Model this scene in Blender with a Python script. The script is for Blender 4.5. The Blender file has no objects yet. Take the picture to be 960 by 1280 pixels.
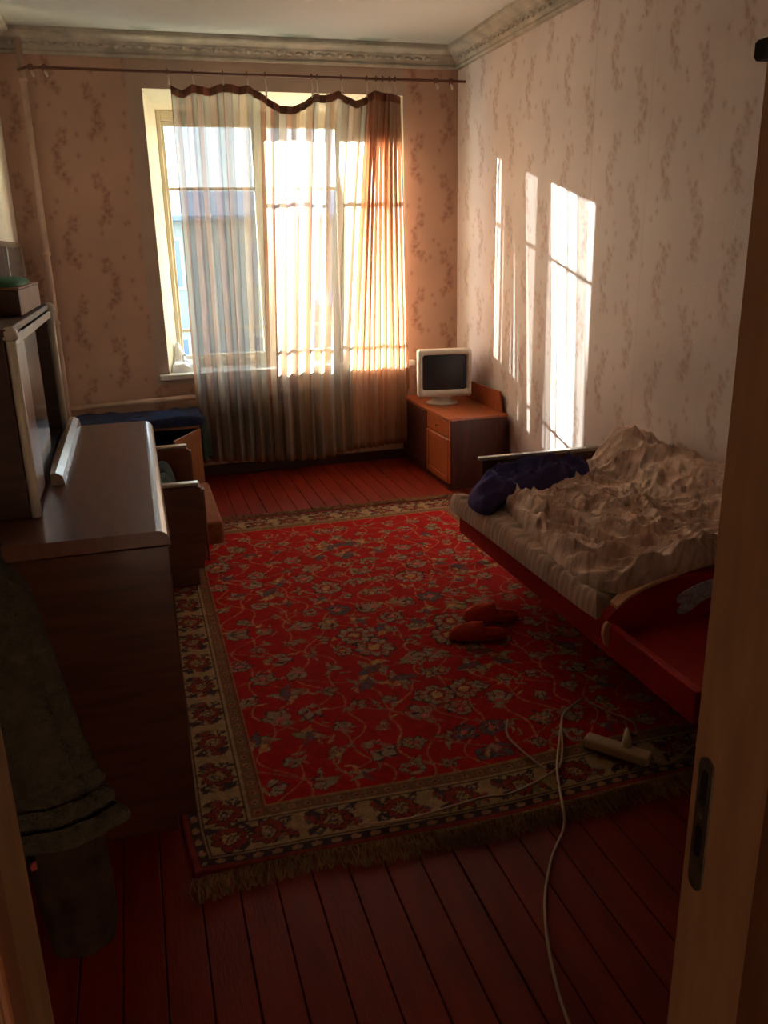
import bpy, bmesh, math, random
import numpy as np
from mathutils import Vector, Matrix
C = bpy.context.scene.collection
sc = bpy.context.scene
random.seed(7)
PI = math.pi

# ------------------------------------------------------------------ camera
F = 1044.6
yaw, pit, rol = 0.2807, 0.3045, 0.0224
f = Vector((math.sin(yaw)*math.cos(pit), math.cos(yaw)*math.cos(pit), -math.sin(pit)))
r = Vector((math.cos(yaw), -math.sin(yaw), 0)); d = f.cross(r)
r2 = math.cos(rol)*r + math.sin(rol)*d; d2 = -math.sin(rol)*r + math.cos(rol)*d
cam_d = bpy.data.cameras.new('camera'); cam = bpy.data.objects.new('camera', cam_d); C.objects.link(cam)
cam.matrix_world = Matrix(((r2.x, -d2.x, -f.x, 0), (r2.y, -d2.y, -f.y, 0), (r2.z, -d2.z, -f.z, 1.6), (0, 0, 0, 1)))
cam_d.sensor_fit = 'VERTICAL'; cam_d.sensor_height = 36; cam_d.sensor_width = 27
cam_d.lens = F/1280*36; cam_d.clip_start = 0.02
sc.camera = cam

# ------------------------------------------------------------------ world, sun, exposure
w = bpy.data.worlds.new('sky'); sc.world = w; w.use_nodes = True
nt = w.node_tree; nt.nodes.clear()
out = nt.nodes.new('ShaderNodeOutputWorld'); bg = nt.nodes.new('ShaderNodeBackground')
tc = nt.nodes.new('ShaderNodeTexCoord'); sp = nt.nodes.new('ShaderNodeSeparateXYZ'); rp = nt.nodes.new('ShaderNodeValToRGB')
nt.links.new(tc.outputs['Generated'], sp.inputs[0]); nt.links.new(sp.outputs['Z'], rp.inputs[0])
rp.color_ramp.elements[0].position = 0.0; rp.color_ramp.elements[0].color = (0.86, 0.95, 1.0, 1)
rp.color_ramp.elements[1].position = 0.8; rp.color_ramp.elements[1].color = (0.42, 0.66, 1.0, 1)
nt.links.new(rp.outputs[0], bg.inputs[0]); bg.inputs[1].default_value = 4.2
nt.links.new(bg.outputs[0], out.inputs[0])
sd = bpy.data.lights.new('sun', 'SUN'); sd.energy = 78.0; sd.color = (1.0, 0.94, 0.88); sd.angle = math.radians(0.5)
sun = bpy.data.objects.new('sun', sd); C.objects.link(sun)
sun.location = (-6, 14, 5)
sun.rotation_euler = Vector((0.8, -1.0, -0.215*1.28)).to_track_quat('-Z', 'Y').to_euler()
sc.view_settings.view_transform = 'Standard'; sc.view_settings.look = 'None'
sc.view_settings.exposure = 0.78; sc.view_settings.gamma = 1.0; sc.view_settings.use_curve_mapping = False

# ------------------------------------------------------------------ room numbers
W, D, L, CEIL = 2.43, 6.25, -0.67, 2.95       # right wall x, back wall y, left wall x, ceiling
NW0, NW1 = 0.58, 0.75                          # near wall (with the doorway)
DX0, DX1, DTOP = -0.155, 0.605, 2.1            # doorway

# ------------------------------------------------------------------ materials
def mat(name, col, rough=0.6, spec=0.5, noise=0.0, nscale=8.0, bump=0.0, bscale=60.0, coat=0.0, metal=0.0, attr=None, stretch=(1, 1, 1), sheen=0.0, col2=None):
    m = bpy.data.materials.new(name); m.use_nodes = True
    n = m.node_tree; b = n.nodes['Principled BSDF']
    b.inputs['Roughness'].default_value = rough; b.inputs['Specular IOR Level'].default_value = spec
    b.inputs['Coat Weight'].default_value = coat; b.inputs['Coat Roughness'].default_value = 0.15
    b.inputs['Metallic'].default_value = metal; b.inputs['Sheen Weight'].default_value = sheen
    t = n.nodes.new('ShaderNodeTexCoord'); mp = n.nodes.new('ShaderNodeMapping'); mp.inputs['Scale'].default_value = stretch
    n.links.new(t.outputs['Object'], mp.inputs[0])
    src = None
    if attr:
        a = n.nodes.new('ShaderNodeAttribute'); a.attribute_name = attr; src = a.outputs['Color']
    if noise > 0 or col2:
        ns = n.nodes.new('ShaderNodeTexNoise'); ns.inputs['Scale'].default_value = nscale; ns.inputs['Detail'].default_value = 5
        n.links.new(mp.outputs[0], ns.inputs['Vector'])
        mr = n.nodes.new('ShaderNodeMapRange'); mr.inputs[1].default_value = 0.3; mr.inputs[2].default_value = 0.7
        n.links.new(ns.outputs[0], mr.inputs[0])
        if col2:
            mx = n.nodes.new('ShaderNodeMix'); mx.data_type = 'RGBA'
            n.links.new(mr.outputs[0], mx.inputs[0]); mx.inputs[6].default_value = (*col, 1); mx.inputs[7].default_value = (*col2, 1)
            src = mx.outputs[2]
        else:
            mr.inputs[3].default_value = 1-noise; mr.inputs[4].default_value = 1+noise
            mx = n.nodes.new('ShaderNodeMix'); mx.data_type = 'RGBA'; mx.blend_type = 'MULTIPLY'; mx.inputs[0].default_value = 1
            if src: n.links.new(src, mx.inputs[6])
            else: mx.inputs[6].default_value = (*col, 1)
            n.links.new(mr.outputs[0], mx.inputs[7]); src = mx.outputs[2]
    if src: n.links.new(src, b.inputs['Base Color'])
    else: b.inputs['Base Color'].default_value = (*col, 1)
    if bump > 0:
        n2 = n.nodes.new('ShaderNodeTexNoise'); n2.inputs['Scale'].default_value = bscale; n2.inputs['Detail'].default_value = 4
        n.links.new(mp.outputs[0], n2.inputs['Vector'])
        bp = n.nodes.new('ShaderNodeBump'); bp.inputs['Strength'].default_value = bump; bp.inputs['Distance'].default_value = 0.01
        n.links.new(n2.outputs[0], bp.inputs['Height']); n.links.new(bp.outputs[0], b.inputs['Normal'])
    return m

M = {}
M['wallpaper'] = mat('wallpaper', (0, 0, 0), 0.55, 0.4, noise=0.07, nscale=2.5, bump=0.15, bscale=90, attr='paint')
M['ceiling'] = mat('ceiling_paint', (0.62, 0.60, 0.52), 0.9, 0.2, noise=0.06, nscale=1.5, attr='paint')
M['cornice'] = mat('cornice_plaster', (0.50, 0.46, 0.38), 0.85, 0.2, noise=0.22, nscale=9, bump=0.3, bscale=30)
M['plank'] = mat('painted_board', (0.175, 0.013, 0.003), 0.5, 0.12, noise=0.22, nscale=3, bump=0.15, bscale=25, stretch=(6, 1, 1), coat=0.0)
M['subfloor'] = mat('subfloor_dirt', (0.05, 0.012, 0.006), 0.9)
M['rug'] = mat('rug_wool', (0, 0, 0), 0.95, 0.1, noise=0.18, nscale=120, bump=0.5, bscale=350, attr='paint')
M['fringe'] = mat('rug_fringe', (0.22, 0.115, 0.050), 0.95, 0.1, noise=0.3, nscale=40)
M['walnut'] = mat('polished_walnut', (0.075, 0.022, 0.010), 0.28, 0.5, noise=0.35, nscale=4, stretch=(1, 1, 9), coat=0.5, bump=0.03, bscale=12)
M['walnut_top'] = mat('polished_walnut_top', (0.15, 0.058, 0.034), 0.36, 0.5, noise=0.2, nscale=4, stretch=(9, 1, 1), coat=0.35, bump=0.04, bscale=14)
M['rail_wood'] = mat('pale_rail_varnish', (0.42, 0.33, 0.24), 0.25, 0.5, noise=0.2, nscale=10, coat=0.5)
M['ivory'] = mat('ivory_lacquer', (0.80, 0.76, 0.62), 0.2, 0.5, noise=0.1, nscale=15, coat=0.3)
M['dark'] = mat('dark_recess', (0.012, 0.010, 0.009), 0.6)
M['boxwood'] = mat('brown_box_board', (0.055, 0.018, 0.010), 0.5, noise=0.3, nscale=6, stretch=(1, 1, 8))
M['boxside'] = mat('tan_box_board', (0.28, 0.16, 0.09), 0.6, noise=0.2, nscale=10)
M['green'] = mat('green_cloth', (0.01, 0.16, 0.07), 0.7, noise=0.2, nscale=30, bump=0.2)
M['mirror'] = mat('grey_mirror_glass', (0.16, 0.15, 0.145), 0.12, 0.6, noise=0.1, nscale=3)
M['chairwood'] = mat('armchair_wood', (0.20, 0.062, 0.022), 0.35, 0.5, noise=0.25, nscale=5, stretch=(5, 5, 1), coat=0.4)
M['armpanel'] = mat('armchair_panel', (0.11, 0.028, 0.012), 0.45, 0.4, noise=0.25, nscale=6, stretch=(1, 1, 6), coat=0.2)
M['seatcloth'] = mat('armchair_cloth', (0.26, 0.085, 0.035), 0.85, 0.2, noise=0.2, nscale=40, bump=0.3, bscale=150)
M['cabinet'] = mat('orange_brown_veneer', (0.27, 0.105, 0.042), 0.4, 0.4, noise=0.2, nscale=5, stretch=(6, 6, 1))
M['navy'] = mat('navy_cloth', (0.012, 0.018, 0.05), 0.85, 0.2, noise=0.3, nscale=20, bump=0.4, bscale=70)
M['darkgreen'] = mat('dark_green_cloth', (0.02, 0.032, 0.022), 0.85, 0.2, noise=0.3, nscale=20, bump=0.3)
M['redcloth'] = mat('red_cloth', (0.30, 0.05, 0.045), 0.85, 0.2, noise=0.2, nscale=30)
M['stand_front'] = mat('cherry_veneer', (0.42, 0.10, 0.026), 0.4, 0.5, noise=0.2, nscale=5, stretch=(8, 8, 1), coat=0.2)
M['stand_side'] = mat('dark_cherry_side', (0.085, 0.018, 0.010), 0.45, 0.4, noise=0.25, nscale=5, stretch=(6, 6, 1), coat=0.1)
M['brass'] = mat('brass', (0.35, 0.22, 0.09), 0.35, metal=0.9)
M['monitor'] = mat('beige_plastic', (0.80, 0.72, 0.60), 0.5, 0.4, noise=0.04)
M['screen'] = mat('crt_glass', (0.035, 0.033, 0.036), 0.35, 0.4, coat=0.0)
M['redboard'] = mat('red_upholstery', (0.42, 0.012, 0.008), 0.6, 0.3, noise=0.15, nscale=15, bump=0.1)
M['redpanel'] = mat('red_panel_lacquer', (0.55, 0.014, 0.008), 0.4, 0.4, noise=0.1, nscale=10)
M['woodcap'] = mat('pale_wood_cap', (0.90, 0.50, 0.28), 0.5, noise=0.15, nscale=20)
M['emblem'] = mat('blue_grey_applique', (0.62, 0.72, 0.86), 0.7, noise=0.40, nscale=55)
M['headboard'] = mat('headboard_wood', (0.10, 0.035, 0.018), 0.35, 0.5, noise=0.2, nscale=8, coat=0.4)
M['blanket'] = mat('beige_comforter', (0, 0, 0), 0.9, 0.15, noise=0.12, nscale=14, bump=0.25, bscale=120, attr='paint')
M['purple'] = mat('navy_purple_jersey', (0.045, 0.05, 0.17), 0.95, 0.1, noise=0.0, bump=0.2, bscale=80, col2=(0.10, 0.068, 0.18), nscale=7)
M['slipper'] = mat('red_slipper', (0.62, 0.06, 0.025), 0.8, 0.2, noise=0.2, nscale=40, bump=0.5, bscale=140)
M['insole'] = mat('slipper_insole', (0.05, 0.008, 0.006), 0.9)
M['cord'] = mat('white_cord', (0.36, 0.21, 0.11), 0.5)
M['strip'] = mat('white_plastic', (0.62, 0.44, 0.27), 0.4, noise=0.05)
M['pipe'] = mat('painted_pipe', (0.62, 0.44, 0.33), 0.4, noise=0.12, nscale=10)
M['rod'] = mat('brown_rod', (0.14, 0.045, 0.02), 0.5)
M['clip'] = mat('pale_clip', (0.7, 0.6, 0.5), 0.3)
M['frame'] = mat('window_paint', (0.72, 0.66, 0.48), 0.45, 0.4, noise=0.08, nscale=6)
M['sill'] = mat('sill_paint', (0.80, 0.78, 0.72), 0.35, 0.4, noise=0.05)
M['reveal'] = mat('reveal_plaster', (0.72, 0.66, 0.50), 0.8, 0.2, noise=0.05)
M['bag'] = mat('white_bag_film', (0.85, 0.86, 0.88), 0.4, 0.4, noise=0.05)
M['radiator'] = mat('radiator_paint', (0.20, 0.17, 0.16), 0.5, noise=0.1)
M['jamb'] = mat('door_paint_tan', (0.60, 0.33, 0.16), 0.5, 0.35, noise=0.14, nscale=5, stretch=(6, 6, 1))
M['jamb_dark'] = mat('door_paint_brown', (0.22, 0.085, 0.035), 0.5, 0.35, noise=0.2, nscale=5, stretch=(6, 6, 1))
M['jamb_left'] = mat('door_paint_dark_tan', (0.30, 0.17, 0.075), 0.5, 0.3, noise=0.25, nscale=5, stretch=(6, 6, 1))  # darker tan than the right jamb, for the left jamb only
M['steel'] = mat('worn_steel', (0.20, 0.17, 0.12), 0.45, metal=0.8, noise=0.3, nscale=40)
M['jacket'] = mat('grey_green_fleece', (0.050, 0.042, 0.030), 0.95, 0.1, noise=0.25, nscale=60, bump=0.6, bscale=260)
M['trousers'] = mat('dark_brown_cloth', (0.028, 0.016, 0.011), 0.95, 0.1, noise=0.4, nscale=30, bump=0.4, bscale=120)
M['hall'] = mat('hall_paint', (0.10, 0.06, 0.035), 0.9, noise=0.1)
M['facade'] = mat('facade_render', (0.34, 0.34, 0.30), 0.9, noise=0.08, nscale=1.5)
M['facade_brick'] = mat('facade_brick_red', (0.25, 0.13, 0.10), 0.9, noise=0.15, nscale=2)
M['roof'] = mat('roof_sheet', (0.17, 0.20, 0.26), 0.6, noise=0.1)
M['fglass'] = mat('facade_window_glass', (0.16, 0.21, 0.32), 0.2)
M['ground'] = mat('courtyard_ground', (0.22, 0.22, 0.20), 0.95, noise=0.2, nscale=0.5)
g = bpy.data.materials.new('window_glass'); g.use_nodes = True
n = g.node_tree; n.nodes.clear()
o_ = n.nodes.new('ShaderNodeOutputMaterial'); tr = n.nodes.new('ShaderNodeBsdfTransparent'); gl = n.nodes.new('ShaderNodeBsdfGlossy'); mx = n.nodes.new('ShaderNodeMixShader')
tr.inputs[0].default_value = (0.93, 0.97, 0.96, 1); gl.inputs['Roughness'].default_value = 0.03; mx.inputs[0].default_value = 0.05
n.links.new(tr.outputs[0], mx.inputs[1]); n.links.new(gl.outputs[0], mx.inputs[2]); n.links.new(mx.outputs[0], o_.inputs[0])
M['glass'] = g
def voile(name, a0=1.0):
    m = bpy.data.materials.new(name); m.use_nodes = True
    n = m.node_tree; n.nodes.clear()
    o_ = n.nodes.new('ShaderNodeOutputMaterial'); tr = n.nodes.new('ShaderNodeBsdfTransparent'); df = n.nodes.new('ShaderNodeBsdfDiffuse'); tl = n.nodes.new('ShaderNodeBsdfTranslucent')
    m1 = n.nodes.new('ShaderNodeMixShader'); m2 = n.nodes.new('ShaderNodeMixShader')
    a = n.nodes.new('ShaderNodeAttribute'); a.attribute_name = 'paint'
    n.links.new(a.outputs['Color'], df.inputs[0]); n.links.new(a.outputs['Color'], tl.inputs[0])
    m1.inputs[0].default_value = 0.6
    n.links.new(df.outputs[0], m1.inputs[1]); n.links.new(tl.outputs[0], m1.inputs[2])
    tr.inputs[0].default_value = (1, 1, 1, 1)
    n.links.new(a.outputs['Alpha'], m2.inputs[0]); n.links.new(tr.outputs[0], m2.inputs[1]); n.links.new(m1.outputs[0], m2.inputs[2])
    n.links.new(m2.outputs[0], o_.inputs[0])
    return m
M['voile'] = voile('striped_voile')
M['skirting'] = mat('skirting_shade_dark', (0.06, 0.025, 0.018), 0.5, noise=0.15)
M['header'] = mat('curtain_header_tape', (0.12, 0.075, 0.04), 0.9, noise=0.3, nscale=6, col2=(0.30, 0.09, 0.045))

# ------------------------------------------------------------------ helpers
def link(name, me, m, root=None, smooth=False):
    o = bpy.data.objects.new(name, me); C.objects.link(o)
    if m is not None: me.materials.append(M[m] if isinstance(m, str) else m)
    if smooth: me.polygons.foreach_set('use_smooth', [True]*len(me.polygons))
    if root is not None:
        o.parent = root
        b = Vector(root.location) if root.parent is None else Vector(root.location)+Vector(root.parent.location)
        if root.type == 'MESH' and root.parent is not None: b = Vector(root.parent.location)
        me.transform(Matrix.Translation(-b))
    return o
def obj(name, bm, m, root=None, smooth=False):
    bmesh.ops.recalc_face_normals(bm, faces=bm.faces)
    me = bpy.data.meshes.new(name); bm.to_mesh(me); bm.free()
    return link(name, me, m, root, smooth)
def arr(name, v, fc, m, root=None, smooth=True, paint=None):
    me = bpy.data.meshes.new(name)
    v = np.asarray(v, np.float32); fc = np.asarray(fc, np.int32)
    k = fc.shape[1]
    me.vertices.add(len(v)); me.vertices.foreach_set('co', v.ravel())
    me.loops.add(fc.size); me.loops.foreach_set('vertex_index', fc.ravel())
    me.polygons.add(len(fc)); me.polygons.foreach_set('loop_start', np.arange(0, fc.size, k, dtype=np.int32))
    me.update(calc_edges=True); me.validate()
    if paint is not None:
        p = np.asarray(paint, np.float32)
        if p.shape[1] == 3: p = np.hstack([p, np.ones((len(p), 1), np.float32)])
        a = me.color_attributes.new('paint', 'FLOAT_COLOR', 'POINT'); a.data.foreach_set('color', p.ravel())
    return link(name, me, m, root, smooth)
def thing(name, label, cat, loc, group=None):
    o = bpy.data.objects.new(name, None); C.objects.link(o); o.location = loc; o.empty_display_size = 0.1
    o['label'] = label; o['category'] = cat
    if group: o['group'] = group
    return o
def tag(o, label, cat, group=None, kind=None):
    if label: o['label'] = label
    if cat: o['category'] = cat
    if group: o['group'] = group
    if kind: o['kind'] = kind
    return o
def st(o):
    o['kind'] = 'structure'; return o
def box(bm, x0, x1, y0, y1, z0, z1, bev=0.0, seg=2, mtx=None):
    vs = [bm.verts.new((x, y, z)) for x in (x0, x1) for y in (y0, y1) for z in (z0, z1)]
    fs = [bm.faces.new([vs[i] for i in q]) for q in ((0, 1, 3, 2), (4, 6, 7, 5), (0, 4, 5, 1), (2, 3, 7, 6), (0, 2, 6, 4), (1, 5, 7, 3))]
    if bev > 0:
        es = list({e for f_ in fs for e in f_.edges})
        rr = bmesh.ops.bevel(bm, geom=es, offset=bev, segments=seg, profile=0.5, affect='EDGES')
        vs = list({v for f_ in rr['faces'] for v in f_.verts} | {v for v in vs if v.is_valid})
    if mtx is not None:
        for v in vs: v.co = mtx @ v.co
    return vs
def B(name, m, root, x0, x1, y0, y1, z0, z1, bev=0.0, seg=2, smooth=False, mtx=None):
    bm = bmesh.new(); box(bm, x0, x1, y0, y1, z0, z1, bev, seg, mtx)
    return obj(name, bm, m, root, smooth)
def tube(bm, pts, rad, n=8, cap=True):
    pts = [Vector(p) for p in pts]; rings = []
    rads = rad if isinstance(rad, (list, tuple)) else [rad]*len(pts)
    for i, p in enumerate(pts):
        t = (pts[min(i+1, len(pts)-1)]-pts[max(i-1, 0)]).normalized()
        a = t.orthogonal().normalized() if i == 0 else (pa - pa.dot(t)*t).normalized()
        pa = a; b_ = t.cross(a)
        rings.append([bm.verts.new(p+rads[i]*(math.cos(2*PI*k/n)*a+math.sin(2*PI*k/n)*b_)) for k in range(n)])
    for q in range(len(rings)-1):
        for k in range(n):
            bm.faces.new((rings[q][k], rings[q][(k+1) % n], rings[q+1][(k+1) % n], rings[q+1][k]))
    if cap:
        bm.faces.new(rings[0][::-1]); bm.faces.new(rings[-1])
def T(name, m, root, pts, rad, n=8):
    bm = bmesh.new(); tube(bm, pts, rad, n); return obj(name, bm, m, root, True)
def spline(pts, k=8, closed=False):
    P_ = [Vector(p) for p in pts]; o_ = []; n_ = len(P_)
    rng = range(n_ if closed else n_-1)
    for i in rng:
        g_ = lambda j: P_[j % n_] if closed else P_[max(0, min(n_-1, j))]
        p0, p1, p2, p3 = g_(i-1), g_(i), g_(i+1), g_(i+2)
        for s in range(k):
            t = s/k
            o_.append(0.5*((2*p1)+(p2-p0)*t+(2*p0-5*p1+4*p2-p3)*t*t+(3*p1-p0-3*p2+p3)*t**3))
    if not closed: o_.append(P_[-1])
    return o_
def prism(bm, poly, lo, hi, axis='z', bev=0.0):
    """extrude a 2-D polygon along an axis"""
    def mk(a, b, c):
        return {'z': (a, b, c), 'x': (c, a, b), 'y': (a, c, b)}[axis]
    v0 = [bm.verts.new(mk(p[0], p[1], lo)) for p in poly]; v1 = [bm.verts.new(mk(p[0], p[1], hi)) for p in poly]
    fs = [bm.faces.new(v0[::-1]), bm.faces.new(v1)]
    for i in range(len(poly)):
        j = (i+1) % len(poly); fs.append(bm.faces.new((v0[i], v0[j], v1[j], v1[i])))
    if bev > 0:
        es = list({e for f_ in fs[:2] for e in f_.edges}); bmesh.ops.bevel(bm, geom=es, offset=bev, segments=2, profile=0.5, affect='EDGES')
def vnoise(x, y, seed=0):
    x = np.asarray(x, float); y = np.asarray(y, float)
    rs = np.random.RandomState(seed); tb = rs.rand(64, 64)
    xi = np.floor(x).astype(int); yi = np.floor(y).astype(int); fx = x-xi; fy = y-yi
    fx = fx*fx*(3-2*fx); fy = fy*fy*(3-2*fy)
    q = lambda a, b: tb[a % 64, b % 64]
    return (q(xi, yi)*(1-fx)+q(xi+1, yi)*fx)*(1-fy)+(q(xi, yi+1)*(1-fx)+q(xi+1, yi+1)*fx)*fy
def ridge(x, y, seed=0):
    return 1-np.abs(2*vnoise(x, y, seed)-1)
def sstep(a, b, x):
    t = np.clip((x-a)/(b-a), 0, 1); return t*t*(3-2*t)
def heap(name, m, root, poly, base, thick, folds, rings=40, seg=140, edge=0.12, paint=None, ctr=None):
    """a soft pile of cloth: outline polygon, a base surface, a rounded rim and folds"""
    P_ = np.array([(p.x, p.y) for p in spline([(a, b, 0) for a, b in poly], 12, True)])
    c = np.array(ctr) if ctr else P_.mean(0)
    s = np.linspace(0, len(P_), seg, endpoint=False); i0 = s.astype(int) % len(P_); fr = (s-s.astype(int))[:, None]
    Q = P_[i0]*(1-fr)+P_[(i0+1) % len(P_)]*fr
    v = [(c[0], c[1])]; rho = [0.0]
    rr = np.sin(np.linspace(0, 1, rings+1)[1:]*PI/2)**0.85
    for q in rr:
        v += [tuple(c+(p-c)*q) for p in Q]; rho += [q]*seg
    v = np.array(v); rho = np.array(rho)
    prof = np.sqrt(np.clip(1-np.clip((rho-(1-edge))/edge, 0, 1)**2, 0, 1))
    z = base(v[:, 0], v[:, 1]) + thick*prof + folds(v[:, 0], v[:, 1])*prof
    V = np.column_stack([v, z])
    fc = []
    for k in range(seg): fc.append((0, 1+k, 1+(k+1) % seg, 1+(k+1) % seg))
    tri = [(0, 1+k, 1+(k+1) % seg) for k in range(seg)]
    qd = []
    for q in range(rings-1):
        for k in range(seg):
            a = 1+q*seg+k; b_ = 1+q*seg+(k+1) % seg; qd.append((a, b_, b_+seg)); qd.append((a, b_+seg, a+seg))
    return arr(name, V, np.array(tri+qd), m, root, True, paint(v[:, 0], v[:, 1], z) if paint else None)
def gridmesh(name, m, root, nx, ny, fn, paint=None, skip=None, smooth=True):
    """fn(u,v arrays) -> xyz arrays; a regular sheet"""
    u, v = np.meshgrid(np.linspace(0, 1, nx+1), np.linspace(0, 1, ny+1)); u = u.ravel(); v = v.ravel()
    X, Y, Z = fn(u, v)
    i, j = np.meshgrid(np.arange(nx), np.arange(ny)); i = i.ravel(); j = j.ravel()
    a = j*(nx+1)+i; fc = np.column_stack([a, a+1, a+nx+2, a+nx+1])
    if skip is not None:
        cu = (i+0.5)/nx; cv = (j+0.5)/ny; fc = fc[~skip(cu, cv)]
    return arr(name, np.column_stack([X, Y, Z]), fc, m, root, smooth, paint(u, v) if paint else None)

# ------------------------------------------------------------------ wallpaper painter (print on the paper)
def sprig_mask(a, z, seed):
    """strength of the printed sprigs at positions a (along the wall), z (height)"""
    rs = np.random.RandomState(seed); m = np.zeros_like(a)
    def blob(ca, cz, ra, rz, ang, s):
        nonlocal m
        da = a-ca; dz = z-cz
        k = (np.abs(da) < 0.06) & (np.abs(dz) < 0.06)
        c_, s_ = math.cos(ang), math.sin(ang)
        e = ((da[k]*c_+dz[k]*s_)/ra)**2+((-da[k]*s_+dz[k]*c_)/rz)**2
        m[k] = np.maximum(m[k], s*np.exp(-e))
    tmpl = []
    for t in np.linspace(0, 1, 15):
        cx = 0.030*math.sin(t*4.2)-0.012; cz = (t-0.5)*0.30
        for q in range(3):
            tmpl.append((cx+rs.uniform(-0.032, 0.032), cz+rs.uniform(-0.016, 0.016), rs.uniform(0.006, 0.014), rs.uniform(0.009, 0.020), rs.uniform(-1, 1), rs.uniform(0.4, 1)))
    a0, a1 = a.min(), a.max(); z0, z1 = z.min(), z.max(); col = 0
    ca = a0+0.08
    while ca < a1+0.1:
        cz = z0-0.2+(0.27 if col % 2 else 0.0)
        while cz < z1+0.2:
            fl = -1 if col % 2 else 1
            for (x, y, ra, rz, an, s) in tmpl: blob(ca+fl*x, cz+y, ra, rz, an*fl, s)
            for q in range(5): blob(ca+rs.uniform(-0.13, 0.13), cz+0.27+rs.uniform(-0.2, 0.2), 0.009, 0.013, 0.3, 0.8)
            cz += 0.54
        ca += 0.245; col += 1
    return m
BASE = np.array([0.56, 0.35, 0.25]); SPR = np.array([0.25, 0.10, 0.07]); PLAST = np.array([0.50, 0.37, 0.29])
def paper(a, z, seed, base=BASE, spr=SPR):
    k = np.clip(sprig_mask(a, z, seed)[:, None]*0.95, 0, 1)
    c = base*(1-k)+spr*k
    seam = np.exp(-(((a-a.min()) % 0.53)/0.004)**2)[:, None]*0.12
    return c*(1-seam)*(0.96+0.08*vnoise(a*3, z*3, 5))[:, None]

# ------------------------------------------------------------------ floor: individual boards
fl = st(B('floor', 'subfloor', None, L-0.05, W+0.05, NW0-0.3, D+0.02, -0.06, -0.024))
x = L; k = 0; proto = {}
pw = 0.098
while x < W:
    bm = bmesh.new(); x1 = min(x+pw-0.0028, W)
    box(bm, x, x1, NW0, D, -0.024, 0.0-random.uniform(0, 0.0015), 0.002, 1)
    obj('plank', bm, 'plank', fl); x += pw

# ------------------------------------------------------------------ walls
# right wall
def rw(u, v): return np.full_like(u, W), NW0+u*(D-NW0), v*CEIL
st(gridmesh('wall_right', 'wallpaper', None, 440, 235, rw, lambda u, v: paper(NW0+u*(D-NW0), v*CEIL, 3, np.array([0.80, 0.69, 0.64]), np.array([0.50, 0.30, 0.23]))))  # same paper as the back wall, lighter base paints in its brighter light
st(B('wall_right_core', 'hall', None, W+0.003, W+0.15, NW0, D+0.8, -0.05, CEIL+0.1)).name = 'wall_right_core'
# back wall with the window opening
WX0, WX1, WZ0, WZ1 = 0.215, 2.01, 0.765, 2.64
xs = sorted(set(np.round(np.concatenate([np.linspace(L, WX0, 75), np.linspace(WX0, WX1, 150), np.linspace(WX1, W, 36)]), 5)))
zs = sorted(set(np.round(np.concatenate([np.linspace(0, WZ0, 62), np.linspace(WZ0, WZ1, 150), np.linspace(WZ1, CEIL, 26)]), 5)))
XX, ZZ = np.meshgrid(xs, zs); nx = len(xs)-1; ny = len(zs)-1
i, j = np.meshgrid(np.arange(nx), np.arange(ny)); i = i.ravel(); j = j.ravel(); a = j*(nx+1)+i
fc = np.column_stack([a, a+1, a+nx+2, a+nx+1])
cx = (np.array(xs)[i]+np.array(xs)[i+1])/2; cz = (np.array(zs)[j]+np.array(zs)[j+1])/2
fc = fc[~((cx > WX0) & (cx < WX1) & (cz > WZ0) & (cz < WZ1))]
xa, za = XX.ravel(), ZZ.ravel()
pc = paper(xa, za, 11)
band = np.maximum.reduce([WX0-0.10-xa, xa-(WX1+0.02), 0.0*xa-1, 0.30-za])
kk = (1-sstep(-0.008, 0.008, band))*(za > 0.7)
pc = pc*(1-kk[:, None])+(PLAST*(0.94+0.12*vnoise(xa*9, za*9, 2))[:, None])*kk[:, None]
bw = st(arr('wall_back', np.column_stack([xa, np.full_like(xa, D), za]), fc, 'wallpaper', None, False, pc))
YG = 6.60  # plane of the sashes
bm = bmesh.new()
for (x0, x1, z0, z1) in ((L-0.15, WX0-0.02, -0.05, CEIL+0.1), (WX1+0.02, W+0.15, -0.05, CEIL+0.1), (WX0-0.02, WX1+0.02, WZ1+0.02, CEIL+0.1), (WX0-0.02, WX1+0.02, -0.05, WZ0-0.06)):
    box(bm, x0, x1, D+0.004, YG+0.3, z0, z1)
st(obj('wall_back_core', bm, 'hall'))
# splayed reveals (left, right, head)
FX0, FX1, FZ0, FZ1 = 0.30, 1.66, 0.80, 2.56
bm = bmesh.new()
prism(bm, [(WX0, D), (FX0, YG-0.03), (FX0, YG+0.30), (WX0-0.03, YG+0.30), (WX0-0.03, D+0.002)], 0.70, WZ1+0.03)
prism(bm, [(WX1, D), (FX1, YG-0.03), (FX1, YG+0.30), (WX1+0.03, YG+0.30), (WX1+0.03, D+0.002)], 0.70, WZ1+0.03)
prism(bm, [(D, WZ1), (YG-0.03, FZ1), (YG+0.30, FZ1), (YG+0.30, WZ1+0.03), (D+0.002, WZ1+0.03)], WX0-0.03, WX1+0.03, 'x')
st(obj('trim_1', bm, 'reveal'))
bm = bmesh.new(); box(bm, WX0-0.07, WX1+0.06, D-0.055, YG+0.02, 0.735, 0.775, 0.008, 2)
st(obj('trim_2', bm, 'sill'))
bm = bmesh.new(); box(bm, FX0-0.02, FX1+0.02, YG+0.02, YG+0.42, 0.72, 0.80)
st(obj('trim_3', bm, 'facade'))
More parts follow.
